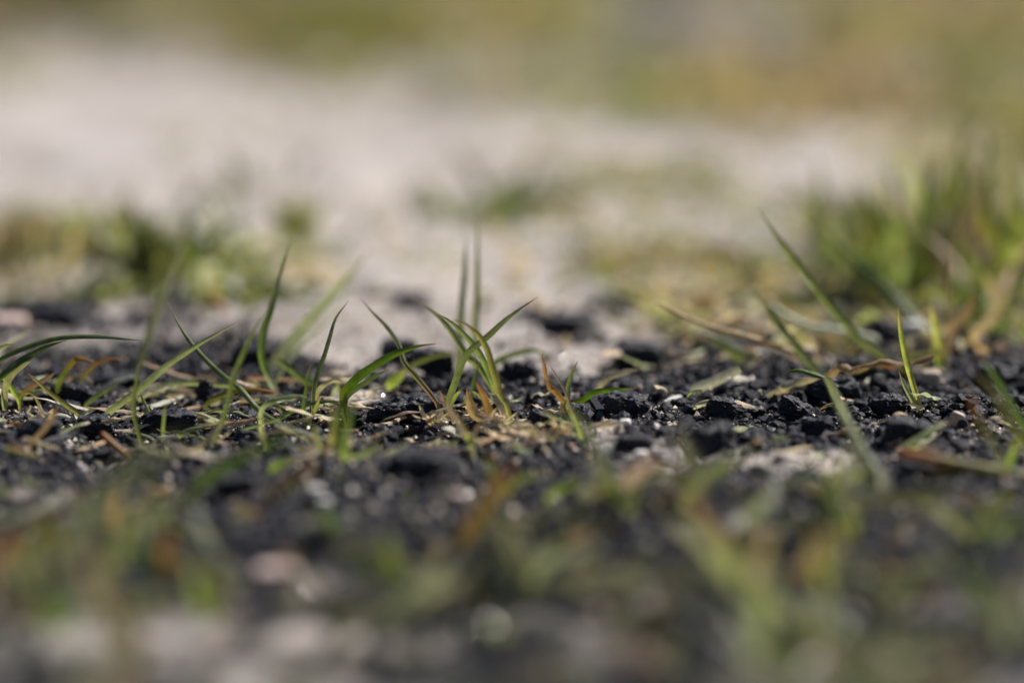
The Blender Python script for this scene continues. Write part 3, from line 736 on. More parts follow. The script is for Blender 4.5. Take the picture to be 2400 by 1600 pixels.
plant('grass_tuft', 'small three bladed tuft with a crumpled orange withered leaf right of centre', G, (1345, 1010), [
  ([(1325, 975), (1318, 951), (1308, 933), (1293, 910), (1278, 887), (1275, 854), (1278, 821)], 'burnt', 17, dict(crumple=.0011, fold=.7)),
  ([(1333, 965), (1331, 936), (1331, 910), (1339, 880), (1354, 845)], 'green', 12, dict(roll=0)),
  ([(1330, 960), (1339, 948), (1367, 936), (1397, 918), (1448, 913), (1500, 907)], 'vivid', 14, dict(roll=.1)),
  ([(1345, 975), (1339, 956), (1329, 925), (1308, 887), (1284, 848)], 'purple', 7),
  ([(1361, 1022), (1352, 995), (1340, 968), (1328, 948)], 'lime', 12),
  ([(1355, 1018), (1313, 1010), (1275, 1010)], 'olive', 9),
  ([(1330, 958), (1350, 950), (1366, 938)], 'white', 12)])
lone('fallen_dry_leaf', 'tan withered leaf blurred behind the small three bladed tuft', 'dry leaf',
  [(1372, 970), (1400, 913), (1423, 887), (1461, 872), (1500, 868)], 'straw', 15, crumple=.0003, roll=.3, row=930)
plant('grass_tuft', 'blurred grey green blade slanting down right in front of the three bladed tuft', G, (1475, 1190), [
  ([(1478, 1195), (1440, 1130), (1397, 1052), (1372, 1012), (1344, 979), (1316, 950)], 'grey', 23, dict(dy=.008, roll=0)),
  ([(1470, 1190), (1430, 1150), (1400, 1090), (1385, 1030)], 'green', 20),
  ([(1475, 1192), (1440, 1160), (1415, 1140), (1380, 1130)], 'lime', 28),
  ([(1485, 1190), (1500, 1140), (1560, 1110), (1620, 1095)], 'olive', 18)])
lone('dry_straw', 'long pale straw pointing left above the charcoal right of centre', 'dry straw',
  [(1890, 848), (1859, 826), (1795, 803), (1732, 783), (1668, 767), (1604, 742), (1541, 710)], 'straw', 17, round_=True, row=880)
plant('grass_tuft', 'green blade pair rising left from the straw crossing on the right', G, (1930, 890), [
  ([(1930, 885), (1897, 849), (1872, 818), (1834, 772), (1795, 724), (1764, 678)], 'green', 20, dict(dy=.012, roll=0)),
  ([(1870, 835), (1880, 800), (1860, 760)], 'pale', 14)])
plant('grass_tuft', 'bent leaf and slanting stem running down to a glinting foot on the right', G, (2070, 1135), [
  ([(2075, 1140), (2020, 1050), (1987, 992), (1971, 955), (1954, 918), (1930, 882)], 'grey', 22, dict(dy=.03, roll=0)),
  ([(1940, 900), (1933, 886), (1900, 874), (1867, 867), (1834, 877)], 'vivid', 12, dict(row=985)),
  ([(1985, 990), (1965, 945), (1945, 900), (1930, 880)], 'green', 21, dict(row=1010, roll=.2)),
  ([(2080, 1150), (2072, 1120), (2062, 1095)], 'white', 30, dict(lab='bright whitish stem foot'))])  # white blade added for the bright highlight at the stem foot
lone('grass_blade', 'long slender green blade slanting up left to a fine tip above the right straws', 'grass blade',
  [(2085, 845), (2027, 804), (1986, 763), (1935, 702), (1884, 636), (1848, 590), (1812, 544), (1778, 488)], 'green', 20, dy=.0, roll=0)
lone('grass_blade', 'broad blurred dark green blade slanting behind the slender blade on the right', 'grass blade',
  [(2180, 790), (2118, 722), (2067, 666), (1996, 605), (1924, 534)], 'dark', 28, dy=.03, roll=0)
lone('grass_blade', 'upright blurred blade with a brown tip standing left of the right hand clump', 'grass blade',
  [(1912, 620), (1915, 540), (1920, 480), (1926, 430), (1904, 352)], 'olive', 24, dy=.0, roll=0)
plant('grass_tuft', 'upright yellow green blade with a short leaf at its foot, sharp on the right', G, (2156, 955), [
  ([(2157, 957), (2139, 897), (2127, 854), (2116, 808), (2109, 765), (2104, 720)], 'yellow', 16, dict(roll=0, fold=.5)),
  ([(2157, 957), (2142, 941), (2121, 905), (2106, 868)], 'pale', 12, dict(roll=0)),
  ([(2159, 955), (2150, 930), (2142, 905)], 'dark', 8)])
plant('grass_tuft', 'blurred yellowish sprout behind the upright blade near the right edge', G, (2212, 858), [
  ([(2212, 860), (2195, 780), (2180, 708)], 'yellow', 20, dict(roll=0)),
  ([(2214, 860), (2223, 778), (2224, 595)], 'straw', 10, dict(round_=True)),
  ([(2208, 860), (2196, 830), (2180, 800)], 'lime', 22),
  ([(2220, 830), (2239, 762), (2272, 727), (2284, 680)], 'tan', 20),
  ([(2205, 850), (2190, 790), (2200, 730)], 'purple', 9)])
lone('grass_blade', 'green blade tip leaning in from the right edge', 'grass blade',
  [(2440, 850), (2420, 800), (2400, 770), (2371, 738)], 'lime', 15, roll=0)
plant('leaf_scraps', 'pair of short pale green cut leaves lying below the tan pebble', 'grass blade', (2119, 1050), [
  ([(2112, 1054), (2170, 1015), (2219, 988)], 'pale', 15, dict(blunt=True, dy=.006)),
  ([(2145, 1048), (2170, 1030), (2194, 1014)], 'pale', 13, dict(blunt=True, dy=.006))])
plant('grass_tuft', 'blurred orange and dark green stems leaning at the right edge in front of the pebble', G, (2380, 1110), [
  ([(2370, 1115), (2333, 1048), (2305, 1002), (2285, 956), (2266, 893)], 'rust', 13, dict(roll=0)),
  ([(2430, 1080), (2400, 1028), (2374, 994), (2331, 925), (2278, 866)], 'olive', 24, dict(dy=-.01)),
  ([(2440, 1060), (2390, 980), (2330, 880), (2290, 830)], 'dark', 16, dict(dy=-.01)),
  ([(2360, 1100), (2375, 1060), (2385, 1020)], 'lime', 16)])
lone('dry_straw', 'thick blurred stem with a rust coloured end lying across the lower right', 'dry straw',
  [(2480, 1135), (2400, 1118), (2300, 1098), (2230, 1085), (2160, 1070), (2104, 1062)], 'rust', 32, round_=True, row=1135, taper=.9)

# ------------------------------------------------------------------ litter: straws, roots, sticks
LIT = [
 ('forked_straw', 'forked tan straw lying on the charcoal at the lower left', 'dry straw', [(70, 1042), (102, 1007), (125, 977), (135, 946)], 'tan', 12, {}),
 ('dry_straw', 'thin curved straw with a pale head lying over the layered charcoal slab', 'dry straw', [(825, 955), (865, 957), (908, 964), (952, 978)], 'straw', 8, dict(round_=True, rough=.2, row=985)),
 ('straw_chip', 'short straw chip left of the layered charcoal slab', 'dry straw', [(826, 966), (850, 968), (872, 973)], 'straw', 11, dict(blunt=True)),
 ('straw_chip', 'flat straw chip under the orange tipped leaf', 'dry straw', [(560, 940), (600, 933), (645, 930)], 'straw', 14, dict(blunt=True)),
 ('straw_chip', 'pale straw chip right of the thin upright charcoal shard', 'dry straw', [(492, 948), (515, 940), (537, 932)], 'straw', 15, dict(blunt=True)),
 ('fallen_dry_leaf', 'pale folded dry leaf above the thin upright tuft left of centre', 'dry leaf', [(738, 935), (755, 905), (790, 890), (815, 900)], 'straw', 12, dict(crumple=.0003)),
 ('white_stalk', 'short whitish stalk piece lying below the tall curved blade', 'dry straw', [(470, 1045), (495, 1020), (522, 997)], 'white', 16, dict(round_=True, rough=.15)),
 ('tan_stick', 'blurred tan stick lying slanted in the lower left foreground', 'stick', [(625, 1172), (680, 1130), (740, 1092)], 'tan', 28, dict(round_=True, taper=.9)),
 ('orange_stick', 'short blurred rust orange stick below the left crossing blades', 'stick', [(295, 1066), (265, 1040), (236, 1014)], 'burnt', 17, dict(round_=True, taper=.9)),
 ('fallen_dry_leaf', 'broad blurred orange brown leaf standing in the foreground below the central tuft', 'dry leaf', [(1090, 1262), (1130, 1200), (1170, 1140), (1205, 1085)], 'burnt', 42, dict(roll=0)),
 ('dry_straw', 'thick pale grey stem lying blurred behind the green blades on the right', 'dry straw', [(2060, 800), (1980, 780), (1880, 760), (1800, 715)], 'white', 26, dict(round_=True, taper=.7, row=830)),
 ('dry_straw', 'pale stem piece with rounded end blurred left of the long straw', 'dry straw', [(1640, 800), (1690, 770), (1755, 742)], 'straw', 24, dict(round_=True, taper=1.1)),
 ('green_stem', 'short thick green stem blurred under the long pale straw', 'grass blade', [(1760, 848), (1700, 808), (1640, 775)], 'green', 30, dict(roll=0)),
 ('pale_leaf', 'short whitish green leaf lying left of the bent leaf on the right', 'grass blade', [(1632, 910), (1670, 895), (1735, 864)], 'white', 24, dict(blunt=True)),
 ('tan_leaf', 'long crumpled tan leaf running from the charcoal to the right sprout', 'dry leaf', [(1800, 932), (1840, 915), (1890, 898), (1930, 886), (1975, 862), (2010, 868), (2060, 846), (2110, 852), (2190, 838)], 'tan', 17, dict(crumple=.0010, roll=.3, blunt=True, row=930)),
 ('tan_leaf', 'pale tan leaf lying over the charcoal just left of the bent leaf', 'dry leaf', [(1795, 930), (1850, 902), (1925, 884)], 'straw', 18, dict(crumple=.0006, roll=.2, row=935)),
 ('tan_leaf', 'olive tan arched leaf between the bent leaf and the upright blade', 'dry leaf', [(1980, 880), (2010, 866), (2060, 852), (2110, 862)], 'rust', 15, dict(crumple=.0006, row=900)),
 ('tan_leaf', 'yellowish flat stem right of the upright yellow green blade', 'dry leaf', [(2105, 838), (2150, 835), (2205, 826)], 'yellow', 22, dict(row=870, roll=.2, blunt=True)),
 ('fallen_dry_leaf', 'curled olive brown leaf arching behind the upright yellow green blade', 'dry leaf', [(1985, 885), (2030, 855), (2090, 848), (2130, 880)], 'olive', 16, {}),
 ('tan_stick', 'blurred straw stem lying in front of the far right clump', 'stick', [(1440, 655), (1520, 680), (1620, 690), (1780, 700)], 'straw', 22, dict(round_=True, row=705)),
 ('fallen_dry_leaf', 'small blurred orange leaf left of the right hand clump', 'dry leaf', [(1620, 610), (1690, 590), (1750, 600)], 'tan', 44, dict(row=640)),
 ('green_crescent', 'blurred flat green leaf scrap in the lower left foreground', 'grass blade', [(640, 1095), (665, 1080), (700, 1082)], 'lime', 20, {}),
 ('fallen_dry_leaf', 'far blurred orange leaf at the left behind the charcoal', 'dry leaf', [(480, 720), (505, 700), (530, 735)], 'burnt', 30, dict(row=750)),
]
for nm, lb, ct, pts, kd, wp, kw in LIT: lone(nm, lb, ct, pts, kd, wp, **kw)
# fork of the straw and the crumpled root
M_root = pebble_material('root_bark', (.50, .38, .28), (.82, .72, .60))
def root_knot(px, py, label):
    p = at(px, py); o = thing('root_knot', label, 'root', p); s = mpp(p[1])
    for q in range(3):
        v, f = chunk_geo((26 * s, 18 * s, 16 * s), 4, 300 + q + int(px), grain=1.6, rnd=.1); v = v + np.array([(q - 1) * 17 * s, -5 * s, (9 + rng.uniform(-3, 12)) * s])
        mk('root_crown', v, f, M_root, o)
    for k in range(15):
        a = rng.uniform(0, 2 * pi); l = rng.uniform(20, 50) * s
        e = np.array([math.cos(a) * l, math.sin(a) * l * .4 - 6 * s, rng.uniform(0, .9) * l + 8 * s]); m_ = e * .5 + rng.normal(0, 5 * s, 3)
        z0 = np.array([rng.uniform(-14, 14) * s, -6 * s, rng.uniform(12, 26) * s])
        v, f, uv, c = ribbon(smooth_path([z0, z0 + m_, z0 + e], 9), rng.uniform(6, 13) * s, 'root', roll=rng.uniform(-1, 1), fold=.6, crumple=.0006)
        mk('root_fibre', v, f, M_dry, o, uv, c)
    return o
root_knot(1022, 1010, 'crumpled pale root knot at the foot of the central tuft')
root_knot(1160, 1012, 'pale fibrous roots bared beneath the arching central blades')
root_knot(1200, 1030, 'thin pale root fibres just right of the central tuft')
root_knot(1110, 990, 'pale root scraps between the crumpled knot and the arching blades')
root_knot(1250, 1045, 'low pale root fibres in front of the green runner')
root_knot(800, 1060, 'pale roots at the foot of the brightest arching leaf')
root_knot(1320, 1030, 'pale root fibres under the small three bladed tuft')
root_knot(105, 1000, 'pale root scraps beside the forked straw at the left')

# loose dead leaves and fragments lying about the sharp strip
FRK = {'straw': 'straw coloured', 'tan': 'tan', 'brown': 'brown', 'pale': 'pale green', 'purple': 'purplish', 'burnt': 'rust brown', 'olive': 'olive', 'white': 'whitish', 'lime': 'bright green', 'root': 'pinkish beige'}
for k in range(220):
    if k >= 195: px, py = random.uniform(1480, 2150), random.uniform(740, 860)
    elif k >= 170: px, py = random.uniform(960, 1400), random.uniform(960, 1060)
    elif k < 95: px, py = random.uniform(0, 900), random.uniform(890, 1080)
    elif k < 125: px, py = random.uniform(900, 1400), random.uniform(930, 1080)
    else: px, py = random.uniform(1550, 2400), random.uniform(840, 1120)
    kd = random.choice(list(FRK) if k % 3 == 0 else ['pale', 'straw', 'straw', 'tan', 'white', 'root'])
    L = random.uniform(35, 150) * (1 if px < 900 else .6); a = random.uniform(-.3, .3); sg = random.choice([-1, 1]); h = random.uniform(2, 12)
    pts = [(px, py), (px + sg * L * .35, py - h - L * .35 * a * .3), (px + sg * L * .7, py - h - L * .5 * abs(a)), (px + sg * L, py - h * random.uniform(.8, 1.5) - L * abs(a) * .8)]
    ln = 'long' if L > 85 else ('short' if L < 55 else 'curved')
    p = at(px, py + 12)
    o = stroke(pts, kd, random.uniform(8, 17), name='fallen_leaf', origin=p, roll=random.uniform(-.3, .3), facing=(random.uniform(-.2, .2), random.uniform(.3, .9), -.8), crumple=random.choice([.0002, .0004, .0008]), blunt=random.random() < .4, dy=random.uniform(-.012, .012)); o.location = p
    tag(o, f'{ln} {FRK[kd]} fallen leaf {where(px, py)}', 'fallen leaf', 'fallen leaves ' + where(px, py))

# ------------------------------------------------------------------ generic tufts, in front of and behind the sharp strip
def gen_leaf(L, wd, lean, az, kinds, curl=.6, n=11, across=2):
    t = np.linspace(0, 1, n)
    a0 = lean * .4; ang = a0 + (lean * 1.0 + curl) * t
    dx = np.sin(ang); dz = np.cos(ang)
    r = np.cumsum(dx) * L / n; z = np.cumsum(dz) * L / n
    r -= r[0]; z -= z[0]
    bend = rng.uniform(-.25, .25) * L * t ** 2
    P = np.stack([r * math.cos(az) - bend * math.sin(az), r * math.sin(az) + bend * math.cos(az), z - .0015], 1)
    kd = random.choice(kinds)
    fc = np.array([math.sin(az * 1.3), math.cos(az * 1.3), -.4]) if rng.uniform() < .35 else VIEW
    return ribbon(P, wd, kd, roll=rng.uniform(-.6, .6), twist=rng.uniform(-.9, .9), fold=.3, across=across, facing=fc), kd
def tuft(px, py, n, hpx, wpx, kinds, label, group=None, lean=(.1, 1.1), spread=10, name='grass_tuft', curl=.6):
    p = at(px, py); s = mpp(p[1]); o = thing(name, label, G, p, group)
    for k in range(n):
        az = rng.uniform(0, 2 * pi)
        (v, f, uv, c), kd = gen_leaf(hpx * s * rng.uniform(.55, 1.15), wpx * s * rng.uniform(.7, 1.3), rng.uniform(*lean), az, kinds, curl * rng.uniform(0, 1.3))
        off = np.array([rng.normal(0, spread) * s, rng.normal(0, spread) * s, 0])
        mk('dry_leaf' if kd in DRYS else 'leaf', v + off, f, M_dry if kd in DRYS else M_leaf, o, uv, c)
    return o
# behind
tuft(1175, 505, 30, 170, 20, ['dark', 'sage', 'green'], 'solitary bluish green tuft on the pale sand behind the centre', lean=(.1, 1.4), spread=58)
tuft(700, 568, 14, 165, 18, ['moss', 'lime', 'moss'], 'small upright olive tuft on the sand left of centre', lean=(.0, .5), spread=16, curl=.3)
tuft(385, 660, 22, 240, 24, ['dark', 'green', 'olive'], 'dark green upright clump far behind the left blades', lean=(.0, .9), spread=40, curl=.5)
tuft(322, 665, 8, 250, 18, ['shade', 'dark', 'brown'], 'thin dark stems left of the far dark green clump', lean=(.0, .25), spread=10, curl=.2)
tuft(150, 585, 20, 170, 22, ['moss', 'moss', 'lime', 'straw', 'olive'], 'yellowish olive tuft far at the left', lean=(.2, 1.2), spread=46)
tuft(250, 585, 22, 150, 24, ['olive', 'pale', 'tan'], 'olive tuft between the yellowish one and the dark clump', lean=(.3, 1.2), spread=30)
tuft(20, 610, 28, 180, 26, ['brown', 'tan', 'olive', 'dark'], 'brown and orange withered clump at the far left edge', lean=(.2, 1.2), spread=40)
tuft(520, 640, 26, 150, 26, ['pale', 'lime', 'green', 'grey'], 'pale green flattened tuft right of the dark clump', lean=(.8, 1.5), spread=36)
tuft(470, 690, 18, 140, 30, ['pale', 'white', 'green'], 'whitish green tuft of broad flat leaves left of the white sheathed blade', lean=(.9, 1.5), spread=30)
tuft(240, 690, 20, 120, 24, ['pale', 'green'], 'low pale green tuft behind the left arching leaf', lean=(1.0, 1.5), spread=40)
tuft(650, 690, 9, 90, 12, ['green', 'dark'], 'small low green tuft behind the tall curved blades', lean=(1.0, 1.5), spread=30)
tuft(570, 590, 16, 120, 20, ['lime', 'pale'], 'pale lime sprig far behind the tall curved blade', lean=(.5, 1.4), spread=30)
tuft(1540, 570, 8, 70, 9, ['green', 'grey'], 'tiny green tuft on the sand right of centre', lean=(.2, 1.1), spread=12)
tuft(1590, 625, 12, 80, 14, ['olive', 'tan', 'grey'], 'sparse olive tuft left of the far orange leaf', lean=(.5, 1.4), spread=34)
RC = [(2180, 690, 'green clump', 320, .35), (2260, 650, 'tallest blades', 350, .22), (2060, 700, 'left side', 230, .9), (2350, 700, 'right side', 260, .7), (2130, 620, 'back', 240, .7), (1980, 640, 'outermost left', 200, 1.1), (2300, 760, 'front', 170, 1.2), (2400, 620, 'edge', 220, .9)]
RL = ['dense dark green core of the big clump at the upper right', 'tallest upright blades at the back right of the big upper right clump',
      'blades leaning left on the near side of the big upper right clump', 'green blades at the far right of the big upper right clump',
      'dark blades behind the core of the big upper right clump', 'outlying tuft left of the big upper right clump',
      'low front leaves below the big upper right clump', 'rear blades cut by the right edge beside the big clump']
for (px, py, _, h, ln), lb in zip(RC, RL):
    tuft(px, py, 18, h * 1.15, 24, ['green', 'green', 'lime', 'moss', 'lime', 'straw', 'tan', 'green', 'dark'], lb, lean=(.0, ln), spread=50, curl=.4)
tuft(1820, 700, 14, 150, 16, ['green', 'lime', 'olive', 'straw'], 'low green tuft behind the slender blade left of the big clump', lean=(.4, 1.5), spread=46)
tuft(1960, 760, 14, 120, 18, ['olive', 'pale', 'brown', 'green'], 'flattened olive tuft under the slender blade on the right', lean=(1.0, 1.5), spread=46)
tuft(2250, 500, 14, 130, 16, ['olive', 'straw', 'tan', 'grey'], 'beige dry tuft far behind the big clump', lean=(.4, 1.4), spread=50)
tuft(80, 640, 10, 200, 16, ['green', 'olive', 'straw'], 'loose tuft of tall green blades at the left edge behind the charcoal', lean=(.0, .8), spread=60)
tuft(470, 600, 9, 200, 16, ['green', 'sage', 'straw'], 'loose pale tuft rising behind the crossing blades', lean=(.0, .8), spread=50)
tuft(250, 560, 8, 170, 15, ['moss', 'sage'], 'loose mossy tuft rising between the far left clumps', lean=(.0, .8), spread=50)
tuft(500, 470, 8, 160, 14, ['sage', 'grey', 'drab'], 'faint grey green tuft high on the left sand', lean=(.0, .9), spread=60)
tuft(640, 450, 6, 160, 12, ['sage', 'drab'], 'faint tall wisps on the sand above the small olive tuft', lean=(.0, .7), spread=40)
# soft tufts on the far sand
for k, (px, py, n, h, kinds) in enumerate([(980, 470, 9, 60, ['straw', 'pale']), (1330, 560, 8, 60, ['grey', 'pale']), (470, 330, 8, 110, ['grey', 'olive']), (1500, 420, 16, 90, ['pale', 'olive', 'straw']),
      (1640, 390, 16, 90, ['pale', 'olive']), (1400, 480, 9, 70, ['straw', 'pale']), (620, 270, 10, 90, ['olive', 'grey']), (1800, 330, 14, 110, ['olive', 'straw']), (850, 300, 9, 80, ['straw', 'grey'])]):
    nm = ['straw coloured wisp on the sand left of the bluish tuft', 'faint grey green wisp on the sand behind the central tuft', 'faint grey tuft on the far left sand',
          'pale flattened tuft on the sand, nearest of the two at the upper right', 'pale flattened tuft at the upper right, the farther of two', 'straw wisp right of the bluish tuft',
          'olive wisp high on the far sand left of centre', 'olive and straw tuft before the brown sward at the upper right', 'straw wisp below the far olive sward'][k]
    tuft(px, py, n, h, 11, kinds, nm, lean=(.7, 1.5), spread=60)

# foreground, each tuft its own
FG = [
 (170, 1290, 'broad grey green blade', [([(140, 1380), (165, 1290), (214, 1195), (286, 1118), (367, 1056), (440, 1018)], 'sage', 66, dict(roll=0, dy=.004)), ([(310, 1560), (260, 1440), (215, 1340), (180, 1270)], 'purple', 44), ([(230, 1400), (300, 1240), (380, 1180), (450, 1170)], 'pale', 34), ([(150, 1330), (120, 1230), (60, 1180)], 'olive', 22)],
  'broad grey green blurred blade arching up right in the lower left foreground'),
 (440, 1165, 'dark streak', [([(435, 1170), (500, 1110), (580, 1065), (663, 1022), (720, 1004)], 'dark', 28, dict(roll=0)), ([(440, 1170), (470, 1120), (520, 1080)], 'green', 20)],
  'dark green blurred blade slanting right below the tall curved blade'),
 (1600, 1180, 'slanted', [([(1600, 1188), (1640, 1130), (1690, 1090), (1775, 1050)], 'grey', 22, dict(roll=0)), ([(1615, 1180), (1600, 1130), (1560, 1100), (1500, 1090)], 'olive', 16)],
  'blurred grey green leaf pair slanting up right, below the open charcoal'),
 (1970, 1220, 'leafy', [([(1990, 1250), (1965, 1190), (1950, 1130), (1958, 1075)], 'yellow', 34, dict(roll=0)), ([(2000, 1260), (1960, 1190), (1900, 1120), (1850, 1070)], 'green', 28), ([(2000, 1260), (2010, 1200), (1995, 1130)], 'pale', 26)],
  'blurred leafy sprout with a yellow green blade left of the glinting stem foot'),
 (1790, 1420, 'strip', [([(1745, 1440), (1765, 1370), (1790, 1300), (1795, 1250)], 'straw', 42, dict(roll=0)), ([(1750, 1440), (1700, 1330), (1640, 1260), (1560, 1210)], 'grey', 46), ([(1760, 1450), (1730, 1350), (1690, 1250)], 'pale', 50)],
  'blurred pale straw strip with grey leaves in the lower right foreground'),
 (1560, 1430, 'orange patch', [([(1560, 1440), (1570, 1390), (1580, 1340)], 'burnt', 60, dict(roll=0)), ([(1570, 1450), (1620, 1380), (1640, 1300)], 'dark', 46)],
  'blurred orange brown leaf low in the foreground right of centre'),
 (1925, 1340, 'tan leaf', [([(1890, 1350), (1920, 1290), (1950, 1240)], 'tan', 60, dict(roll=0)), ([(1900, 1360), (1950, 1320), (1990, 1230)], 'olive', 36)],
  'blurred tan leaf standing in the lower right foreground'),
 (380, 1330, 'orange', [([(390, 1350), (385, 1290), (400, 1240)], 'burnt', 42, dict(roll=0)), ([(380, 1350), (340, 1290), (300, 1250)], 'dark', 34)],
  'blurred orange leaf in the lower left foreground beside the broad grey blade'),
 (480, 1420, 'yellowish', [([(490, 1440), (465, 1380), (450, 1320)], 'lime', 40, dict(roll=0)), ([(490, 1440), (520, 1380), (500, 1300)], 'olive', 30)],
  'blurred yellow green leaf low in the left foreground'),
 (20, 1340, 'ochre', [([(20, 1350), (30, 1290), (25, 1240)], 'burnt', 60, dict(roll=0)), ([(0, 1350), (90, 1260), (140, 1230)], 'olive', 40)],
  'blurred ochre leaf at the lower left edge'),
 (900, 1360, 'olive v', [([(950, 1370), (900, 1310), (830, 1280), (760, 1290)], 'olive', 30, dict(roll=0)), ([(950, 1370), (920, 1290), (900, 1240)], 'lime', 26), ([(960, 1380), (860, 1330), (760, 1310)], 'dark', 30)],
  'blurred olive sprig of spreading leaves below the broad charcoal lump'),
 (230, 1480, 'sheen', [([(310, 1500), (260, 1410), (215, 1330), (190, 1285)], 'purple', 40, dict(roll=0)), ([(330, 1560), (300, 1430), (240, 1330)], 'grey', 20)],
  'blurred purple grey sheened blade in the lower left corner area'),
 (1170, 1150, 'lime bits', [([(1180, 1160), (1230, 1120), (1290, 1110)], 'green', 20), ([(1290, 1160), (1340, 1130), (1380, 1130)], 'lime', 22), ([(1190, 1150), (1150, 1100), (1140, 1060)], 'olive', 14)],
  'low blurred green leaves in front of the pale root fibres'),
 (2250, 1250, 'right sprout', [([(2290, 1260), (2330, 1190), (2400, 1150)], 'olive', 32), ([(2280, 1260), (2200, 1190), (2120, 1170)], 'grey', 30), ([(2300, 1260), (2380, 1220), (2440, 1210)], 'green', 30)],
  'blurred olive sprout at the right edge below the rust tipped stem'),
 (2060, 1200, 'pale bits', [([(2000, 1185), (2035, 1165), (2070, 1160)], 'white', 26, dict(blunt=True)), ([(1995, 1120), (2020, 1105), (2040, 1080)], 'pale', 24)],
  'short pale leaf scraps around the glinting stem foot'),
]
for px, py, _, st, lb in FG: plant('grass_tuft', lb, G, (px, py), st)
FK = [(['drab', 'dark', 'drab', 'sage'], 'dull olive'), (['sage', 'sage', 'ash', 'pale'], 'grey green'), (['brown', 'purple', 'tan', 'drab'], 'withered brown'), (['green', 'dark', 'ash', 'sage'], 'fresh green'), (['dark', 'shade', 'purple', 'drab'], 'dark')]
def fgtuft(px, py, n, h, wp, ks=None):
    ks = FK[ks] if ks is not None else FK[random.choice([0, 0, 1, 1, 2, 3, 4])]
    tl = 'tall' if h > 130 else ('middling' if h > 90 else 'low')
    tuft(px, py, n, h, wp, ks[0], f'{tl} blurred {ks[1]} grass tuft {where(px, py)}', 'blurred foreground tufts ' + where(px, py), lean=(.5, 1.5), spread=24)
def fgsweep(px, py, ks, q=1.):
    kinds, nm_ = FK[ks]; st = []
    for _ in range(3):
        L = random.uniform(140, 380) * q; a = random.uniform(-1.25, 1.25); b_ = random.uniform(-.5, .5)
        f = [(px + random.uniform(-20, 20), py)]
        for t in (.35, .7, 1.): f.append((f[0][0] + math.sin(a + b_ * t) * L * t, py - math.cos(a + b_ * t) * L * t * .8))
        st.append((f, random.choice(kinds + ['sage', 'ash', 'ash']), random.uniform(24, 48) * (.45 + .55 * q), dict(dy=random.uniform(-.02, .02), roll=random.uniform(-.4, .4))))
    plant('grass_tuft', f'{nm_} long bladed tuft {where(px, py)}', G, (px, py), st, 'long bladed foreground tufts')
for k in range(18): fgsweep(random.uniform(900, 2450), random.uniform(1330, 1800), random.choice([0, 1, 1, 4, 1]))
for k in range(10): fgsweep(random.uniform(-50, 900), random.uniform(1350, 1800), random.choice([0, 1, 2, 4]))
for k in range(10): fgsweep(random.uniform(1100, 2450), random.uniform(1150, 1330), random.choice([0, 1, 1, 2]), .6)
for k in range(4): fgsweep(random.uniform(-20, 900), random.uniform(1200, 1350), random.choice([0, 1, 2, 4]), .5)
for _ in range(10): fgtuft(random.uniform(1080, 2450), random.uniform(1190, 1560), 7, random.uniform(70, 150), random.uniform(13, 26))
for _ in range(16): fgtuft(random.uniform(1000, 2500), random.uniform(1520, 1900), 7, random.uniform(90, 190), random.uniform(16, 30))
for _ in range(7): fgtuft(random.uniform(-60, 1050), random.uniform(1230, 1560), 6, random.uniform(60, 130), random.uniform(12, 24))
for _ in range(14): fgtuft(random.uniform(-100, 1000), random.uniform(1620, 1900), 6, random.uniform(80, 150), random.uniform(16, 28))
for _ in range(9): fgtuft(random.uniform(1480, 2450), random.uniform(1100, 1200), 4, random.uniform(40, 80), random.uniform(9, 15))
for _ in range(4): fgtuft(random.uniform(0, 480), random.uniform(1120, 1300), 5, random.uniform(50, 110), random.uniform(12, 22), random.choice([0, 2, 4]))
# small sprigs in the left sharp strip
for k in range(30):
    px = random.uniform(0, 960); py = random.uniform(930, 1150)
    tuft(px, py, 4, random.uniform(30, 70), random.uniform(6, 11), ['green', 'lime', 'olive', 'pale', 'brown'], f'tiny low grass sprig {where(px, py)}',
         'tiny sprigs ' + where(px, py), lean=(.6, 1.5), spread=8)

# ------------------------------------------------------------------ distant sward and litter
def mass(name, n, place, kinds, hrange, wrange, label, cat, across=1, m=None, lean=(.2, 1.4)):
    Vs, Fs, Us, Cs = [], [], [], []; b = 0
    for k in range(n):
        x, y, sc = place(k)
        (v, f, uv, c), kd = gen_leaf(rng.uniform(*hrange) * sc, rng.uniform(*wrange), rng.uniform(*lean), rng.uniform(0, 2 * pi), kinds(x, y), rng.uniform(0, .8), n=5, across=across)
        v = v + np.array([x, y, float(Hs(x, y))]); Vs.append(v); Fs.append(f + b); Us.append(uv); Cs.append(c); b += len(v)
    o = mk(name, np.vstack(Vs), np.vstack(Fs), m or M_leaf, uv=np.vstack(Us), col=np.vstack(Cs))
    return tag(o, label, cat, kind='stuff')
PTS = []
while len(PTS) < 24000:
    y = .25 + 2.4 * random.random() ** 1.6; xh = (y + .58) * .20 + .12; x = random.uniform(-xh, xh)
    px, py = proj(x, y, 0)
    e = edge_row(px) + 90 * float(fbm(np.array(x), np.array(y), 9, 2, 5)) + random.gauss(0, 22)
    if py > e: continue
    d = .15 + .85 * float(sst(.35, .6, np.array(vnoise(np.array(x * 12), np.array(y * 9), 77))))
    if px < 320 and py < 80: d = 1  # packed full in the upper left corner to darken it like lens vignetting
    if random.random() > d: continue
    PTS.append((x, y, px, py))
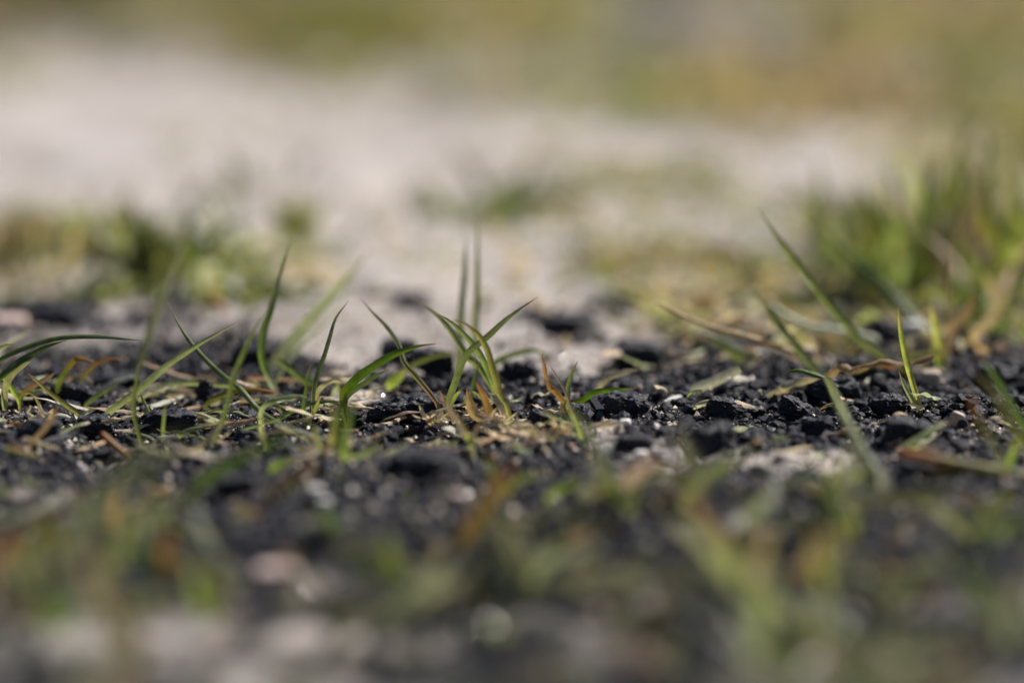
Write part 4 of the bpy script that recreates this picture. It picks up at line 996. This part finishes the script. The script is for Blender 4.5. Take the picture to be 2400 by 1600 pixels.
def kinds_far(x, y):
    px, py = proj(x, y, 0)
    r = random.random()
    if px < 300: return ['shade', 'shade', 'dark', 'olive', 'brown'] if r < .8 else ['brown']  # darker blade colours paint in the lens vignette at the left
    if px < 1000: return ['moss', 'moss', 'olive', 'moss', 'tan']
    v = float(vnoise(np.array(x * 16), np.array(y * 10), 202))
    if px < 1560: return ['green', 'moss', 'grey', 'olive'] if v < .55 else ['straw', 'moss', 'pale', 'tan']
    if px < 1900: return ['straw', 'moss', 'tan', 'straw'] if v < .6 else ['olive', 'moss', 'green']
    return ['brown', 'tan', 'straw', 'purple', 'olive'] if v < .55 else ['moss', 'olive', 'straw']
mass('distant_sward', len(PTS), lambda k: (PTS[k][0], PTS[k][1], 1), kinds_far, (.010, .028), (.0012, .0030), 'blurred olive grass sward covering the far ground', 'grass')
def sparse_place(k):
    while True:
        y = random.uniform(.10, .75); xh = (y + .58) * .2; x = random.uniform(-xh, xh); px, py = proj(x, y, 0)
        d = .10 + .9 * float(sst(1150, 1500, px)) * float(sst(620, 420, py) if px > 1800 else sst(560, 440, py)) + .25 * float(sst(600, 0, px)) * float(sst(330, 200, py))
        if random.random() < d * float(sst(.42, .62, np.array(vnoise(np.array(x * 22), np.array(y * 16), 41)))): return x, y, 1
MID = [(150, 560, 220, 50, .55), (420, 610, 150, 60, .45), (560, 660, 180, 40, .6), (260, 680, 200, 25, .6), (700, 600, 70, 40, .3), (30, 620, 100, 70, .6), (1180, 490, 150, 40, .5), (1620, 620, 180, 50, .9),
       (1800, 700, 260, 50, 1.), (2200, 730, 320, 60, 1.), (1480, 600, 80, 40, .4), (1700, 740, 160, 40, .9), (2150, 560, 300, 90, .7), (1960, 800, 200, 30, .7)]
def mid_place(k):
    while True:
        px = random.uniform(-150, 2550); py = random.uniform(430, 860)
        d = max(wt * math.exp(-((px - a) / w1) ** 2 - ((py - b) / h1) ** 2) for a, b, w1, h1, wt in MID)
        p = at(px, py)
        if random.random() < d * (.25 + .75 * float(sst(.3, .6, np.array(vnoise(np.array(p[0] * 70), np.array(p[1] * 40), 61))))): return p[0], p[1], 1
mass('low_tangled_sward', 3600, mid_place, lambda x, y: [['sage', 'pale', 'green', 'straw', 'sage', 'straw'], ['straw', 'tan', 'sage', 'straw', 'white'], ['moss', 'green', 'dark', 'drab']][int(float(vnoise(np.array(x * 40), np.array(y * 30), 12)) * 2.99)],
     (.004, .014), (.0010, .0024), 'low tangle of green and straw coloured blades behind the charcoal strip', 'grass', lean=(.5, 1.55))
mass('sparse_sward', 3600, sparse_place, lambda x, y: ['pale', 'olive', 'straw', 'grey', 'straw', 'olive'], (.005, .016), (.0008, .0020), 'thin scattered olive and straw grass on the far sand', 'grass', lean=(.7, 1.5))
def low_place(k):
    while True:
        x = random.uniform(-.22, .22); y = random.uniform(-.24, -.035)
        px, py = proj(x, y, 0)
        if random.random() < (.9 if px > 1150 else .4) * (.4 + vnoise(np.array(x * 60), np.array(y * 60), 9)) * float(sst(1120, 1260, py)): return x, y, 1
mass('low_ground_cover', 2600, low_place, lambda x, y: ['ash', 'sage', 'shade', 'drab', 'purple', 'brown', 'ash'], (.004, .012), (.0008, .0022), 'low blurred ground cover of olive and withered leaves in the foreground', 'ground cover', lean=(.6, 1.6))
def lit_place(k):
    while True:
        x = random.uniform(-.30, .30); y = random.uniform(-.2, .45)
        if random.random() < .5 or y < .1: return x, y, 1
mass('dry_litter', 1500, lit_place, lambda x, y: ['straw', 'tan', 'brown', 'root', 'white'], (.002, .009), (.0003, .0009), 'fine dry plant fibres strewn on the soil', 'plant litter', m=M_dry, lean=(1.3, 1.6))

# ------------------------------------------------------------------ added quartz flakes, tilted to mirror the sun as glints
def quartz_material():
    m, t, o = mat('quartz'); pr = N(t, 'ShaderNodeBsdfPrincipled', i_Roughness=.17, i_IOR=1.6)
    pr.inputs['Base Color'].default_value = (.5, .52, .50, 1); pr.inputs['Specular IOR Level'].default_value = .8
    t.links.new(pr.outputs[0], o.inputs[0]); return m
M_quartz = quartz_material()
def flake_geo(r, nrm, th=.35):
    k = 7; a = np.sort(rng.uniform(0, 2 * pi, k)) * .3 + np.arange(k) * 2 * pi / k * .7
    rr = r * rng.uniform(.8, 1.15, k)
    top = np.stack([np.cos(a) * rr * .85, np.sin(a) * rr * .85, np.full(k, r * th)], 1); mid = np.stack([np.cos(a) * rr, np.sin(a) * rr, np.zeros(k)], 1)
    bot = top * [1, 1, -1]; V = np.vstack([top, mid, bot, [[0, 0, r * th]], [[0, 0, -r * th]]]); F_ = []
    for i in range(k):
        j = (i + 1) % k
        F_ += [[3 * k, i, j], [i, k + i, k + j], [i, k + j, j], [k + i, 2 * k + i, 2 * k + j], [k + i, 2 * k + j, k + j], [3 * k + 1, 2 * k + j, 2 * k + i]]
    n = np.array(nrm) / np.linalg.norm(nrm); u = np.cross(n, [0, 1, .1]); u /= np.linalg.norm(u); w_ = np.cross(n, u)
    return V @ np.stack([u, w_, n]), np.array(F_)
def halfv(p, j=0):  # normal that mirrors the sun into the camera, so added flakes glint
    h = np.array(sv) + (CAM - p) / np.linalg.norm(CAM - p); h /= np.linalg.norm(h)
    return h + rng.normal(0, j, 3) if j else h
def flake(px, py, r, label, row=None, z=.001):
    Y0 = at(px, row or py + (110 if py > 1400 else 0))[1]; p = onY(px, py, Y0)
    v, f = flake_geo(r, halfv(p, .01)); o = mk('glint_flake', v, f, M_quartz, smooth=False); o.location = p
    return tag(o, label, 'quartz flake')
for px, py, r, lb in [
  (1148, 1465, .00020, 'large pale out of focus glint at the bottom middle'), (1056, 1223, .00013, 'round glint below the pinkish pebble'),
  (2078, 1130, .00025, 'bright glint on the stem foot at the right'), (1478, 1408, .00012, 'faint ringed glint low in the foreground right of centre'),
  (1972, 1478, .00014, 'faint round glint in the lower right foreground'), (2335, 1180, .0002, 'glint near the right edge under the rust tipped stem'),
  (1900, 1560, .00016, 'large soft glint at the bottom edge right of centre'),
  (582, 1215, .00011, 'small glint left of the slanted tan stick in the foreground'), (745, 1178, .00012, 'small glint on the white pebbles right of the tan stick'), (560, 1150, .00012, 'grey glint on the sheened charcoal lump'),
  (624, 850, .00015, 'tiny glint on the white sheathed blade')]:
    flake(px, py, r, lb)
Vs, Fs, b = [], [], 0
for k in range(1500):
    px = random.uniform(-50, 2450); py = random.choice([random.uniform(900, 1120), random.uniform(880, 1250), random.uniform(1100, 1400)])
    p = at(px, py); p[2] = float(surfz(p[0], p[1])) + .0002
    v, f = flake_geo(random.uniform(.00006, .0002), halfv(p, .22)); Vs.append(v + p); Fs.append(f + b); b += len(v)
tag(mk('quartz_glitter', np.vstack(Vs), np.vstack(Fs), M_quartz, smooth=False), 'tiny added quartz flakes tilted to glitter on the charcoal and sand', 'quartz glitter', kind='stuff')

# ------------------------------------------------------------------ alike neighbours are told apart by their order from the left
bylab = {}
for o in bpy.data.objects:
    if o.parent is None and o.get('category') and o.get('group') and o.get('label'): bylab.setdefault(o['label'], []).append(o)
NUM = ['', '', 'two', 'three', 'four', 'five', 'six']
for lb, os_ in bylab.items():
    k = len(os_)
    if k < 2 or k > 6: continue
    os_.sort(key=lambda o: (o.location.x) / (o.location.y - CAM[1]))
    for i, o in enumerate(os_):
        w_ = ('left one' if i == 0 else 'right one') if k == 2 else ('leftmost' if i == 0 else ('rightmost' if i == k - 1 else (['', 'second', 'third', 'fourth', 'fifth'][i] if k > 3 else 'middle one')))
        nl = f'{lb}, {w_} of {NUM[k]}'
        if len(nl.split()) <= 16: o['label'] = nl
